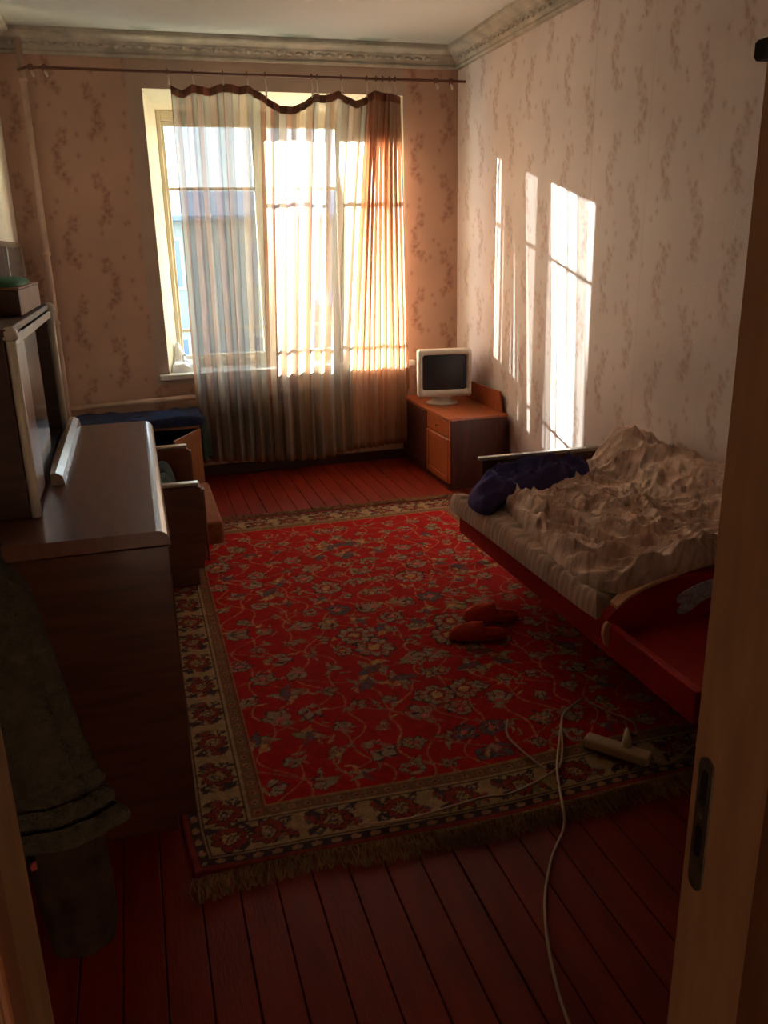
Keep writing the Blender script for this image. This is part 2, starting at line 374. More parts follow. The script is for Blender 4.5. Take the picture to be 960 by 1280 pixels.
# left wall, near wall
LPAP_LIT = np.array([0.85, 0.78, 0.66])  # paper made paler to paint bounced sunlight into the left wall
def lw(u, v): return np.full_like(u, L), NW0+u*(D-NW0), v*CEIL
st(gridmesh('wall_left', 'wallpaper', None, 200, 110, lw, lambda u, v: paper(NW0+u*(D-NW0), v*CEIL, 8, LPAP_LIT, LPAP_LIT*0.8)))
st(B('wall_left_core', 'hall', None, L-0.15, L-0.003, NW0, D+0.8, -0.05, CEIL+0.1))
bm = bmesh.new()
JT = 0.05
box(bm, L-0.15, DX0-JT, NW0, NW1, -0.05, CEIL+0.1); box(bm, DX1+JT, W+0.15, NW0, NW1, -0.05, CEIL+0.1); box(bm, DX0-JT, DX1+JT, NW0, NW1, DTOP+JT, CEIL+0.1)
st(obj('wall_front', bm, 'hall'))
# ceiling with old damp stains along the back edge
def cl(u, v): return L+u*(W-L), NW0+v*(D-NW0), np.full_like(u, CEIL)
def clp(u, v):
    x = L+u*(W-L); y = NW0+v*(D-NW0)
    st_ = np.exp(-((D-0.16-y)/0.05)**2)*sstep(0.45, 0.75, vnoise(x*4, y*3, 4))*0.8+np.exp(-((D-0.2-y)/0.22)**2)*0.28
    c = np.array([0.68, 0.69, 0.66])[None]*(1-st_[:, None]*np.array([0.55, 0.5, 0.55]))
    return c
st(gridmesh('ceiling', 'ceiling', None, 120, 220, cl, clp))
st(B('ceiling_core', 'hall', None, L-0.15, W+0.15, NW0-0.1, D+0.8, CEIL+0.003, CEIL+0.15))
# hallway behind the camera (dark)
bm = bmesh.new()
for q in ((-1.3, 1.6, -1.5, -1.45, -0.05, 2.6), (-1.35, -1.3, -1.5, NW0, -0.05, 2.6), (1.6, 1.65, -1.5, NW0, -0.05, 2.6), (-1.3, 1.6, -1.5, NW0, 2.6, 2.65), (-1.3, 1.6, -1.5, NW0, -0.08, -0.03)):
    box(bm, *q)
st(obj('wall_hall', bm, 'hall'))

# ------------------------------------------------------------------ cornice
prof = [(0, 2.815), (0.028, 2.815), (0.034, 2.828), (0.028, 2.84), (0.034, 2.848), (0.040, 2.862), (0.058, 2.878), (0.070, 2.884), (0.074, 2.895), (0.094, 2.905), (0.120, 2.915), (0.128, 2.925), (0.128, 2.949), (0, 2.949)]
bm = bmesh.new(); prism(bm, [(D-a_, z_) for a_, z_ in prof], L, W, 'x'); cb = st(obj('trim_4', bm, 'cornice'))
bm = bmesh.new(); prism(bm, [(W-a_, z_) for a_, z_ in prof], NW1, D, 'y'); cr = st(obj('trim_5', bm, 'cornice'))
bm = bmesh.new(); prism(bm, [(L+a_, z_) for a_, z_ in prof], NW1, D, 'y'); cl_ = st(obj('trim_6', bm, 'cornice'))
def rosette_me():
    bm = bmesh.new()
    n_ = 8; c0 = bm.verts.new((0, -0.016, 0)); r1 = []; r2_ = []
    for k in range(n_*2):
        a_ = PI*k/n_; q = 0.026 if k % 2 == 0 else 0.019
        r1.append(bm.verts.new((0.012*math.cos(a_), -0.012, 0.012*math.sin(a_)))); r2_.append(bm.verts.new((q*math.cos(a_), -0.001, q*math.sin(a_))))
    for k in range(n_*2):
        j_ = (k+1) % (n_*2); bm.faces.new((c0, r1[k], r1[j_])); bm.faces.new((r1[k], r2_[k], r2_[j_], r1[j_]))
    me = bpy.data.meshes.new('rosette'); bm.to_mesh(me); bm.free(); me.materials.append(M['cornice']); return me
def leaf_me():
    bm = bmesh.new(); pts = []
    for k in range(7):
        t = k/6; q = 0.012*math.sin(PI*min(1, t*1.1))+0.002
        pts.append((bm.verts.new((-0.03+0.06*t, 0, -q)), bm.verts.new((-0.03+0.06*t, -0.010, 0.006*math.sin(t*6))), bm.verts.new((-0.03+0.06*t, 0, q))))
    for k in range(6):
        for s in (0, 1): bm.faces.new((pts[k][s], pts[k+1][s], pts[k+1][s+1], pts[k][s+1]))
    me = bpy.data.meshes.new('acanthus_leaf'); bm.to_mesh(me); bm.free(); me.materials.append(M['cornice']); return me
RM, LM = rosette_me(), leaf_me()
def orn(root, name, me, loc, rz, tilt=0.75):
    o = bpy.data.objects.new(name, me); C.objects.link(o); o.parent = root; o.location = loc
    o.rotation_euler = (tilt*0.9, 0, rz)
x = L+0.12
while x < W-0.16:
    orn(cb, 'rosette', RM, (x, D-0.055, 2.872), 0)
    for s in (-0.07, 0.07):
        if x+s < W-0.14: orn(cb, 'acanthus_leaf', LM, (x+s, D-0.053, 2.870), 0)
    x += 0.21
y = D-0.25
while y > 3.2:
    orn(cr, 'rosette', RM, (W-0.055, y, 2.872), -PI/2)
    for s in (-0.07, 0.07): orn(cr, 'acanthus_leaf', LM, (W-0.053, y+s, 2.870), -PI/2)
    y -= 0.21

st(B('baseboard_back', 'skirting', None, L, W-0.001, D-0.02, D-0.001, 0.0, 0.075, 0.003)); st(B('baseboard_right', 'skirting', None, W-0.018, W-0.001, NW1, D-0.02, 0.0, 0.075, 0.003))  # dark strip colour stands in for shade along the foot of the wall
# ------------------------------------------------------------------ window
wr = thing('window_1', '', '', (0.98, YG, 0.8)); del wr['label']; del wr['category']; wr['kind'] = 'structure'
G1 = (0.35, 0.96); G2 = (1.075, 1.58); GZ0, GZ1 = 0.86, 2.46
bm = bmesh.new()
box(bm, FX0, G1[0]-0.02, YG-0.03, YG+0.05, FZ0-0.02, FZ1+0.01, 0.004, 1)
box(bm, G2[1]+0.02, FX1+0.0, YG-0.03, YG+0.05, FZ0-0.02, FZ1+0.01, 0.004, 1)
box(bm, G1[0]-0.02, G2[1]+0.02, YG-0.03, YG+0.05, GZ1+0.03, FZ1+0.01, 0.004, 1)
box(bm, G1[0]-0.02, G2[1]+0.02, YG-0.03, YG+0.05, FZ0-0.02, GZ0-0.03, 0.004, 1)
box(bm, 0.99, 1.045, YG-0.04, YG+0.05, GZ0-0.03, GZ1+0.03, 0.004, 1)
obj('window_frame', bm, 'frame', wr)
for (a0, a1) in (G1, G2):
    bm = bmesh.new(); s = 0.03
    box(bm, a0-s+0.003, a0, YG-0.02, YG+0.02, GZ0-s+0.003, GZ1+s-0.003, 0.003, 1); box(bm, a1, a1+s-0.003, YG-0.02, YG+0.02, GZ0-s+0.003, GZ1+s-0.003, 0.003, 1)
    box(bm, a0, a1, YG-0.02, YG+0.02, GZ0-s+0.003, GZ0, 0.003, 1); box(bm, a0, a1, YG-0.02, YG+0.02, GZ1, GZ1+s-0.003, 0.003, 1)
    sa = obj('sash', bm, 'frame', wr)
    for z in (1.045, 2.045): B('glazing_bar', 'frame', sa, a0, a1, YG-0.012, YG+0.012, z-0.011, z+0.011)
    zz = [GZ0, 1.034, 1.056, 2.034, 2.056, GZ1]
    for q in range(3): B('pane', 'glass', sa, a0, a1, YG-0.002, YG+0.002, zz[2*q], zz[2*q+1])
B('window_latch', 'brass', wr, 1.0, 1.03, YG-0.055, YG-0.04, 1.55, 1.66, 0.004)

# plastic bag on the sill
def bagf(x, y): return 0.02*ridge(x*22, y*18, 3)+0.02*vnoise(x*40, y*40, 4)
def bagb(x, y): return 0.775+0.15*np.exp(-(((x-0.30)/0.045)**2+((y-6.46)/0.05)**2))
bg_ = heap('plastic_bag', 'bag', None, [(0.235, 6.30), (0.36, 6.28), (0.46, 6.36), (0.44, 6.50), (0.33, 6.55), (0.285, 6.52)], bagb, 0.035, bagf, 14, 48, 0.3)
tag(bg_, 'crumpled white plastic bag on the left end of the windowsill', 'bag')
# ------------------------------------------------------------------ pipes and radiator
rt = thing('heating_pipe', 'thin painted vertical heating pipe in the left back corner', 'pipe', (-0.50, 6.19, 0))
T('riser', 'pipe', rt, [(-0.50, 6.19, 0.0), (-0.50, 6.19, 2.94)], 0.019, 12)
for z in (2.66, 1.62, 1.17):
    T('pipe_clamp', 'pipe', rt, [(-0.50, 6.19, z-0.012), (-0.50, 6.19, z+0.012)], 0.026, 12)
T('branch', 'pipe', rt, [(-0.49, 6.19, 0.585), (0.50, 6.19, 0.61)], 0.019, 12)
lp = T('return_pipe', 'pipe', None, [(0.345, 6.19, 0.105), (0.86, 6.19, 0.12)], 0.019, 12)
tag(lp, 'thin painted pipe running low along the wall under the curtain', 'pipe')
rd = thing('radiator', 'cast iron radiator behind the curtain under the windowsill', 'radiator', (0.95, 6.2, 0))
bm = bmesh.new()
for k in range(11):
    x0 = 0.52+k*0.075; bm = bmesh.new()
    tube(bm, [(x0, 6.19, 0.14), (x0, 6.19, 0.60)], 0.021, 8); box(bm, x0-0.03, x0+0.03, 6.165, 6.235, 0.13, 0.18, 0.012); box(bm, x0-0.03, x0+0.03, 6.165, 6.235, 0.56, 0.61, 0.012)
    o = obj('radiator_section', bm, 'radiator', rd, True)

# ------------------------------------------------------------------ curtain rod, rings, curtain
RZ, RY = 2.712, 6.08
T_ = T('curtain_rod', 'rod', None, [(-0.52, RY+0.09, RZ), (-0.46, RY, RZ), (0.8, RY, RZ-0.003), (2.36, RY, RZ), (2.42, RY, RZ)], 0.0085, 8)
tag(T_, 'thin brown curtain rod across the window wall', 'rod')
ringx = [0.377, 0.533, 0.726, 0.882, 1.003, 1.315, 1.353, 1.518, 1.697, 1.765, 1.811, 1.862, 1.90]
topz = {0.377: 2.645, 0.533: 2.64, 0.726: 2.65, 0.882: 2.642, 1.003: 2.575}
def top_profile(x):
    px = [0.37, 0.384, 0.451, 0.531, 0.62, 0.737, 0.829, 0.882, 0.984, 1.066, 1.162, 1.251, 1.331, 1.407, 1.5, 1.563, 1.625, 1.682, 1.734, 1.80, 1.917, 2.1]
    pz = [2.64, 2.632, 2.587, 2.631, 2.605, 2.646, 2.625, 2.636, 2.576, 2.525, 2.51, 2.539, 2.594, 2.582, 2.618, 2.58, 2.56, 2.578, 2.619, 2.61, 2.59, 2.58]
    return sum(np.interp(x+d_, px, pz) for d_ in (-0.02, -0.01, 0, 0.01, 0.02))/5
cu = thing('sheer_curtain', 'sheer rust and sage striped curtain hanging over the window', 'curtain', (1.15, RY, 0.1))
NU, NV = 900, 46
def cur_xyz(u, v):
    # u along the cloth, v from hem to header
    s = np.where(u < 0.62, u/0.62, 1.0); g_ = np.clip((u-0.62)/0.38, 0, 1)
    xt = np.where(u < 0.62, 0.382+s*(1.70-0.382), 1.70+g_*0.235)       # header: gathered at the right
    xb = 0.375+(u**0.93)*(1.99-0.375)                                   # hem: spread out
    e = sstep(0.0, 1.0, v)**1.3
    spread = np.clip((1-v)*1.3, 0, 1)**0.8*0.62
    x = xt*(1-spread)+xb*spread
    am = np.where(u < 0.62, 0.020+0.010*(1-v), 0.034)
    ph = 2*PI*(24*u+0.7*vnoise(u*9, v*1.2, 2))
    y = RY+am*np.sin(ph)+0.015*np.sin(2*PI*5*u+2*v)
    x = x+np.where(u < 0.62, 0.008, 0.020)*np.sin(2*ph+0.6)*(0.4+0.6*v)
    y = np.minimum(y, 6.135)
    zt = top_profile(x); zb = np.interp(x, [0.35, 0.5, 0.7, 0.83, 1.0, 1.25, 1.4, 1.56, 1.96], [0.14, 0.13, 0.125, 0.105, 0.105, 0.085, 0.12, 0.14, 0.165])
    z = zb*(1-v)+zt*v
    x = np.where(z < 0.56, np.minimum(x, 1.955), x)
    return x, y, z
rs = np.random.RandomState(5)
# woven stripes
pal = [((0.60, 0.26, 0.14), .62), ((0.80, 0.55, 0.36), .42), ((0.60, 0.54, 0.42), .50), ((0.80, 0.66, 0.50), .34), ((0.46, 0.33, 0.24), .60), ((0.85, 0.66, 0.50), .38), ((0.68, 0.58, 0.46), .40), ((0.74, 0.36, 0.24), .55)]
edges = [0.0]; cols = []
while edges[-1] < 1:
    q = rs.choice(len(pal)); cols.append(q); edges.append(edges[-1]+rs.choice([0.004, 0.009, 0.016, 0.024]))
def cur_paint(u, v):
    idx = np.clip(np.searchsorted(edges, u, side='right')-1, 0, len(cols)-1); qi = np.array(cols)[idx]
    P_ = np.array([p[0] for p in pal]); A_ = np.array([p[1] for p in pal])
    c = P_[qi]; a_ = A_[qi]+0.04*np.sin(u*900)
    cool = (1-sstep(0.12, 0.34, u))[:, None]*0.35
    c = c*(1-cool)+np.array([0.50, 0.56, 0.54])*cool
    c = c*(1-0.48*(1-sstep(0.24, 0.34, u)))[:, None]  # left cloth painted darker to hold down the sky glow
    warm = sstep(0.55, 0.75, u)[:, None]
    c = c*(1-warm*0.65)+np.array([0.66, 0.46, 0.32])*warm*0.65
    c = c*(1-0.45*sstep(0.25, 0.32, u)*(1-sstep(0.60, 0.66, u)))[:, None]  # cloth colour darkened where the sun strikes, holding back its glare
    a_ = 0.87+0.22*(a_-0.48)+0.05*np.sin(2*PI*u*13+1.0)
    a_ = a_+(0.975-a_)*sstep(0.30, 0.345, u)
    for (uc, uw, am_) in ((0.520, 0.008, 0.25), (0.468, 0.014, 0.42), (0.408, 0.016, 0.42), (0.366, 0.006, 0.14), (0.440, 0.003, 0.08)):
        a_ = a_-am_*np.exp(-((u-uc)/uw)**4)
    a_ = np.where(u > 0.60, 0.95, a_)
    edge_ = (u < 0.008) | (u > 0.994) | (v < 0.012)
    a_ = np.where(edge_, 0.85, a_); c = np.where(edge_[:, None], np.array([0.36, 0.17, 0.09]), c)
    return np.column_stack([c, np.clip(a_, 0, 1)])
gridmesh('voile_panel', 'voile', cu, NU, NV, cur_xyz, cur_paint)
# header tape follows the top edge
def hd(u, v):
    x, y, z = cur_xyz(u, np.ones_like(u)); return x, y-0.004, z+0.014-0.050*v
gridmesh('header_tape', 'header', cu, NU, 2, hd)
for xr in ringx:
    bm = bmesh.new(); z0 = float(top_profile(xr))
    tube(bm, [(xr, RY+0.016*math.cos(a_), RZ+0.016*math.sin(a_)) for a_ in np.linspace(0, 2*PI, 13)], 0.0035, 6)
    obj('ring', bm, 'rod', cu, True)
    bm = bmesh.new(); tube(bm, [(xr, RY-0.002, RZ-0.016), (xr+0.004, RY-0.006, (RZ+z0)/2-0.008), (xr, RY-0.003, z0+0.002)], [0.003, 0.006, 0.007], 6)
    obj('clip', bm, 'clip', cu, True)
for q, (xr, lab) in enumerate(((-0.44, 'empty curtain ring on the rod nearest the vertical pipe'), (-0.36, 'empty curtain clip dangling left of the window, second from the pipe'), (2.20, 'empty curtain clip on the rod right of the gathered curtain'), (2.31, 'empty curtain clip nearest the right end of the rod'))):
    t_ = thing('curtain_clip', lab, 'clip', (xr, RY, RZ-0.05), 'empty clips on the curtain rod')
    bm = bmesh.new(); tube(bm, [(xr+0.016*math.cos(a_), RY, RZ+0.016*math.sin(a_)) for a_ in np.linspace(0, 2*PI, 13)], 0.0035, 6); obj('ring', bm, 'rod', t_, True)
    bm = bmesh.new(); tube(bm, [(xr, RY, RZ-0.016), (xr+0.006, RY-0.004, RZ-0.03), (xr+0.014, RY-0.004, RZ-0.052)], [0.004, 0.009, 0.008], 6); obj('clip', bm, 'clip', t_, True)

# ------------------------------------------------------------------ outside
gr = st(B('ground', 'ground', None, -40, 60, 8, 60, -3.3, -3.2)); gr.name = 'ground'
bl = thing('apartment_building', 'pale rendered building with a grey roof across the courtyard, seen through the window', 'building', (5, 26, -3.2))
B('wall', 'facade', bl, -12, 22, 26, 34, -3.2, 2.55)
bm = bmesh.new(); prism(bm, [(25.6, 2.5), (25.6, 2.62), (30, 3.55), (34.4, 2.62), (34.4, 2.5)], -12.4, 22.4, 'x'); obj('roof', bm, 'roof', bl)
for k in range(9):
    for z in (-2.2, 0.6):
        x0 = -9+k*3.1
        fr = B('window_frame', 'frame', bl, x0, x0+1.3, 25.93, 26.02, z, z+1.45); B('window_pane', 'fglass', fr, x0+0.08, x0+1.22, 25.91, 25.94, z+0.08, z+1.37)
b2 = thing('brick_annex', 'lower reddish brick annex in front of the pale building outside', 'building', (6.5, 19, -3.2))
B('wall', 'facade_brick', b2, 4.2, 12, 19, 23, -3.2, 0.4); B('parapet', 'roof', b2, 4.1, 12.1, 18.9, 23.1, 0.4, 0.55)

# ------------------------------------------------------------------ rug
RX0, RX1, RY0, RY1 = -0.02, 2.02, 1.90, 5.02
nxr, nyr = 400, 610
def rug_paint(u, v):
    x = u*(RX1-RX0); y = v*(RY1-RY0); w_, h_ = RX1-RX0, RY1-RY0
    col = np.zeros((len(x), 3)); RED = np.array([0.40, 0.008, 0.007]); IV = np.array([0.35, 0.215, 0.10]); DK = np.array([0.045, 0.022, 0.022]); DR = np.array([0.17, 0.02, 0.014]); OL = np.array([0.27, 0.20, 0.10]); NV_ = np.array([0.10, 0.075, 0.075]); OC = np.array([0.50, 0.26, 0.09]); PK = np.array([0.52, 0.14, 0.10]); GY = np.array([0.31, 0.21, 0.125])
    dd = np.minimum(np.minimum(x, w_-x), np.minimum(y, h_-y))
    col[:] = RED
    wx_ = x+0.020*(vnoise(x*42, y*42, 51)-0.5); wy_ = y+0.020*(vnoise(x*42, y*42, 52)-0.5)
    X2 = wx_.reshape(nyr+1, nxr+1); Y2 = wy_.reshape(nyr+1, nxr+1); K = col.reshape(nyr+1, nxr+1, 3)
    dx_, dy_ = w_/nxr, h_/nyr
    def region(cx, cy, R_):
        i0 = max(0, int((cx-R_)/dx_)); i1 = min(nxr+1, int((cx+R_)/dx_)+2); j0 = max(0, int((cy-R_)/dy_)); j1 = min(nyr+1, int((cy+R_)/dy_)+2)
        return slice(j0, j1), slice(i0, i1)
    def flower(cx, cy, R_, np_, rot, cA, cB, cC, out=DK, asp=1.0, dep=0.25):
        s = region(cx, cy, R_*1.35)
        X, Y = X2[s]-cx, (Y2[s]-cy)/asp
        if X.size == 0: return
        th = np.arctan2(Y, X)-rot; rr = np.hypot(X, Y); ed = R_*(1-dep+dep*np.abs(np.cos(th*np_/2)))
        A = K[s]
        A[rr < ed*1.16] = out; A[rr < ed] = cA
        A[(rr < ed*0.9) & (np.abs(np.cos(th*np_/2)) < 0.28) & (rr > 0.4*R_)] = out
        A[rr < ed*0.55] = cB; A[rr < ed*0.45] = out; A[rr < ed*0.36] = cC
    def palm(cx, cy, R_, ang, cA, cB):
        s = region(cx, cy, R_*1.5); c_, s_ = math.cos(ang), math.sin(ang)
        X, Y = X2[s]-cx, Y2[s]-cy
        if X.size == 0: return
        a_ = (X*c_+Y*s_)/R_; b_ = (-X*s_+Y*c_)/R_
        th = np.arctan2(b_, a_+0.6); rr = np.hypot(a_+0.6, b_)
        ed = 1.5*np.clip(1-(np.abs(th)/1.35)**2, 0, 1)*(0.82+0.18*np.abs(np.cos(th*5)))
        A = K[s]; A[rr < ed*1.1] = DK; A[rr < ed] = cA
        A[(rr < ed*0.95) & (np.abs(np.cos(th*5)) < 0.3) & (rr > 0.35)] = DK
        A[rr < ed*0.45] = cB; A[(a_ > -0.9) & (a_ < -0.35) & (np.abs(b_) < 0.18)] = OL
    def leaf(cx, cy, R_, ang, cA, wd=0.3):
        s = region(cx, cy, R_*1.2); c_, s_ = math.cos(ang), math.sin(ang)
        X, Y = X2[s]-cx, Y2[s]-cy
        if X.size == 0: return
        a_ = (X*c_+Y*s_)/R_; b_ = (-X*s_+Y*c_)/R_-0.25*(1-a_**2)
        q = wd*np.clip(1-a_**2, 0, 1); A = K[s]
        A[np.abs(b_) < q*1.25] = DK*0.9+cA*0.1; A[np.abs(b_) < q] = cA
    # field vines
    B0 = 0.245
    for k in range(7):
        for s_ in (-1, 1):
            cxv = B0+(k+0.5)*(w_-2*B0)/7
            vx = cxv+s_*0.07*np.sin(y*9.0+k*1.7)+0.03*np.sin(y*23+k)
            m_ = np.abs(x-vx) < 0.0035; col[m_] = OC*0.65+RED*0.35
    for k in range(9):
        cyv = B0+(k+0.5)*(h_-2*B0)/9; vy = cyv+0.06*np.sin(x*10+k*2.1)
        m_ = np.abs(y-vy) < 0.003; col[m_] = OL*0.6+RED*0.4
    rr_ = np.random.RandomState(12)
    sp_ = 0.142; ny_ = int((h_-2*B0)/sp_); nx_ = int((w_-2*B0)/sp_/2)+1
    fills = [(GY, PK), (OL, OC), (GY, RED), (OL, NV_), (GY, OL), (NV_, GY)]
    for jy in range(ny_):
        for ix in range(nx_):
            cx = B0+0.05+ix*sp_+(jy % 2)*sp_*0.5+rr_.uniform(-.015, .015); cy = B0+0.07+jy*sp_+rr_.uniform(-.02, .02)
            kind = rr_.choice([0, 3, 3, 4, 4, 5, 6, 7, 7]); cA, cB = fills[rr_.choice(len(fills))]; R_ = rr_.uniform(0.030, 0.078); an = rr_.uniform(0, 2*PI); npet = int(rr_.choice([5, 6, 8, 10]))
            small = rr_.uniform(-1, 1, 6)
            for mir in (0, 1):
                c2 = cx if not mir else w_-cx
                if abs(c2-w_/2) < 0.02 and mir: continue
                sg = -1 if mir else 1; a2 = an if not mir else PI-an
                for q in range(3): leaf(c2+sg*small[q]*0.06, cy+small[q+3]*0.06, 0.026, a2+q*2.1, [OL, OC, GY][q], 0.22)
                if kind <= 2: flower(c2, cy, R_*0.8, npet, a2, cA, cB, OC if kind else PK)
                elif kind <= 4: palm(c2, cy, R_*0.95, a2, cA, cB)
                elif kind == 7:
                    for q in range(4): leaf(c2+sg*0.02*math.cos(q*1.6+an), cy+0.02*math.sin(q*1.6+an), R_*0.9, a2+q*1.6, [GY, OC, OL, NV_][q], 0.32)
                elif kind == 5:
                    flower(c2, cy, R_*1.15, 10, a2, GY, RED, OC, asp=1.1)
                else:
                    flower(c2, cy, R_*0.5, 6, a2, GY, OC, RED); leaf(c2+sg*0.04, cy+0.03, 0.035, a2, OL)
    # worn, broken-up weave of the field motifs
    fd = (0.55*sstep(0.45, 0.8, vnoise(x*75, y*75, 53))).reshape(nyr+1, nxr+1)[..., None]; K[:] = K*(1-fd)+RED*0.9*fd
    # borders
    x = x.reshape(nyr+1, nxr+1); y = y.reshape(nyr+1, nxr+1); dd = dd.reshape(nyr+1, nxr+1)
    K[dd < B0+0.006] = OC*0.6
    K[dd < B0] = DR*1.1
    g2 = (dd < B0-0.004) & (dd > 0.200)
    al = np.where(np.minimum(x, w_-x) < np.minimum(y, h_-y), y, x)
    ph = (al % 0.05)/0.05
    mid = 0.2225
    K[g2] = np.array([0.20, 0.075, 0.035])
    K[g2 & (np.hypot((ph-0.5)*0.05, dd-mid) < 0.012)] = IV*0.75
    K[g2 & (np.hypot((ph-0.5)*0.05, dd-mid) < 0.006)] = DR
    K[g2 & (np.abs(ph-0.0) < 0.12)] = OL*0.6
    K[(dd <= 0.200) & (dd > 0.192)] = IV
    K[(dd <= 0.192) & (dd > 0.187)] = DK
    mn = (dd <= 0.187) & (dd > 0.066)
    K[mn] = IV
    K[(dd <= 0.066) & (dd > 0.060)] = DK
    K[(dd <= 0.060) & (dd > 0.054)] = IV
    K[dd <= 0.054] = DK*1.2
    # beads of the outer guard
    ph2 = (al % 0.056)/0.056
    K[(dd <= 0.052) & (((ph2-0.5)*0.056/0.016)**2+((dd-0.037)/0.010)**2 < 1)] = IV*0.8
    K[(dd <= 0.052) & (((ph2-0.5)*0.056/0.007)**2+((dd-0.037)/0.005)**2 < 1)] = PK*0.8
    K[dd <= 0.022] = DR*1.3
    # main border motifs
    mc = 0.1265
    def path(n_, a0, a1, vert, side):
        for q in range(n_):
            t = a0+(q+0.5)*(a1-a0)/n_
            px, py = (t, mc) if not vert else (mc, t)
            if side: px, py = (px, h_-mc) if not vert else (w_-mc, py)
            an = (0 if not vert else PI/2)
            if q % 2 == 0:
                flower(px, py, 0.050, 10, an, DR*1.4, OL, GY, DK); flower(px, py, 0.026, 8, an, OC*0.7, NV_, GY)
                for s_ in (-1, 1):
                    for t_ in (-1, 1):
                        ox, oy = (s_*0.062, t_*0.038) if not vert else (t_*0.038, s_*0.062)
                        leaf(px+ox, py+oy, 0.028, an+s_*t_*0.9, DK*1.3, 0.30)
            else:
                for s_ in (-1, 1):
                    ox, oy = (s_*0.030, s_*0.022) if not vert else (s_*0.022, s_*0.030)
                    palm(px+ox, py+oy, 0.030, an+(0 if s_ > 0 else PI)+0.5, DR*1.6, NV_)
                for s_ in (-1, 1):
                    ox, oy = (s_*0.045, -s_*0.035) if not vert else (-s_*0.035, s_*0.045)
                    flower(px+ox, py+oy, 0.015, 6, 0, NV_, OC, GY)
                    leaf(px-ox*1.2, py+oy*1.1, 0.022, an+1.0, OL*0.7, 0.3)
    path(17, 0.19, w_-0.19, False, 0); path(17, 0.19, w_-0.19, False, 1)
    path(27, 0.19, h_-0.19, True, 0); path(27, 0.19, h_-0.19, True, 1)
    for px in (mc, w_-mc):
        for py in (mc, h_-mc): flower(px, py, 0.052, 8, 0.4, DR*1.4, OL, GY); flower(px, py, 0.024, 6, 0, OC, NV_, GY)
    return (K*(0.80+0.40*vnoise(x*60, y*60, 54))[..., None]).reshape(-1, 3)
rug = thing('persian_rug', 'large red floral rug with an ivory patterned border, covering the boards', 'rug', (1.0, 3.46, 0))
def rugf(u, v):
    x = RX0+u*(RX1-RX0); y = RY0+v*(RY1-RY0)
    z = 0.008+0.004*vnoise(x*3, y*3, 9)+0.010*np.exp(-((y-3.82-0.05*(x-1.5))/0.03)**2)*sstep(1.15, 1.5, x)
    ed = np.minimum(np.minimum(u*2.04, (1-u)*2.04), np.minimum(v*3.12, (1-v)*3.12))
    y = y+0.012*np.sin(x*5+0.5)*(1-v)-0.03*np.exp(-(x-RX0)/0.12)*(1-v)*0
    cr_ = np.exp(-((x-RX0)**2+(y-RY0)**2)/0.02)
    return x+0.02*cr_, y+0.02*cr_, np.where(ed < 0.003, 0.0005, z)
gridmesh('pile', 'rug', rug, nxr, nyr, rugf, rug_paint)
# fringe: loose knotted tassels, too many to count, one object per end
def fringe(y0, sgn, seed, name_):
    rs_ = random.Random(seed); vs = []; fs = []
    for k in range(620):
        x0 = RX0+0.01+(RX1-RX0-0.02)*k/620+rs_.uniform(-.002, .002)
        curl = 0.012*math.sin(x0*5+0.5) if sgn < 0 else 0
        ln = 0.055+0.035*vnoise(np.array([x0*6.0]), np.array([0.5]), seed)[0]+rs_.uniform(-.015, .015)
        dx_ = 0.5*(vnoise(np.array([x0*4.0]), np.array([3.5]), seed+1)[0]-0.5)+rs_.uniform(-.25, .25)
        wd = 0.0022; z0 = 0.011
        pts = [(0, 0.012), (0.35, 0.022+rs_.uniform(-.004, .01)), (0.7, 0.013+rs_.uniform(-.004, .006)), (1.0, 0.004)]
        b0 = len(vs)
        for t, z in pts:
            px = x0+dx_*ln*t+0.006*math.sin(t*7+k); py = y0+curl+sgn*ln*t
            vs += [(px-wd, py, z), (px, py, z+0.003), (px+wd, py, z)]
        for q in range(3):
            for s in range(2):
                a_ = b0+q*3+s; fs.append((a_, a_+1, a_+4, a_+3))
    o = arr(name_, np.array(vs), np.array(fs), 'fringe', rug, False); o['kind'] = 'stuff'; return o
fringe(RY0, -1, 3, 'fringe'); fringe(RY1, 1, 4, 'fringe')

# ------------------------------------------------------------------ sideboard and glass hutch on it
sb = thing('sideboard', 'low polished walnut sideboard with a glossy worn top at the left wall', 'sideboard', (-0.32, 2.9, 0))
SX, SY0, SY1, SZ = 0.035, 2.13, 3.70, 0.918
bm = bmesh.new()
pr = [(L+0.01, SZ-0.045)] + [(SX-0.035+0.035*math.sin(a_), SZ-0.035+0.035*math.cos(a_)) for a_ in np.linspace(PI/2, 0, 7)] + [(L+0.01, SZ)]
pr = [(L+0.01, SZ), (L+0.01, SZ-0.042), (SX, SZ-0.042)] + [(SX-0.034+0.034*math.cos(a_), SZ-0.034+0.034*math.sin(a_)) for a_ in np.linspace(0, PI/2, 8)]
prism(bm, pr, SY0, SY1, 'y', 0.004); obj('top', bm, 'walnut_top', sb)
B('side_panel', 'walnut', sb, L+0.01, SX-0.006, SY0+0.004, SY0+0.03, 0.05, SZ-0.043, 0.003)
B('side_panel', 'walnut', sb, L+0.01, SX-0.006, SY1-0.03, SY1-0.004, 0.05, SZ-0.043, 0.003)
B('back_panel', 'walnut', sb, L+0.01, L+0.02, SY0+0.03, SY1-0.03, 0.08, SZ-0.043)
B('bottom_panel', 'walnut', sb, L+0.01, SX-0.02, SY0+0.03, SY1-0.03, 0.08, 0.10)
for k in range(3):
    a0 = SY0+0.034+k*0.501; dr_ = B('door', 'walnut', sb, SX-0.026, SX-0.004, a0, a0+0.497, 0.09, SZ-0.05, 0.003)
B('plinth', 'walnut', sb, L+0.03, SX-0.06, SY0+0.02, SY1-0.02, 0, 0.05)
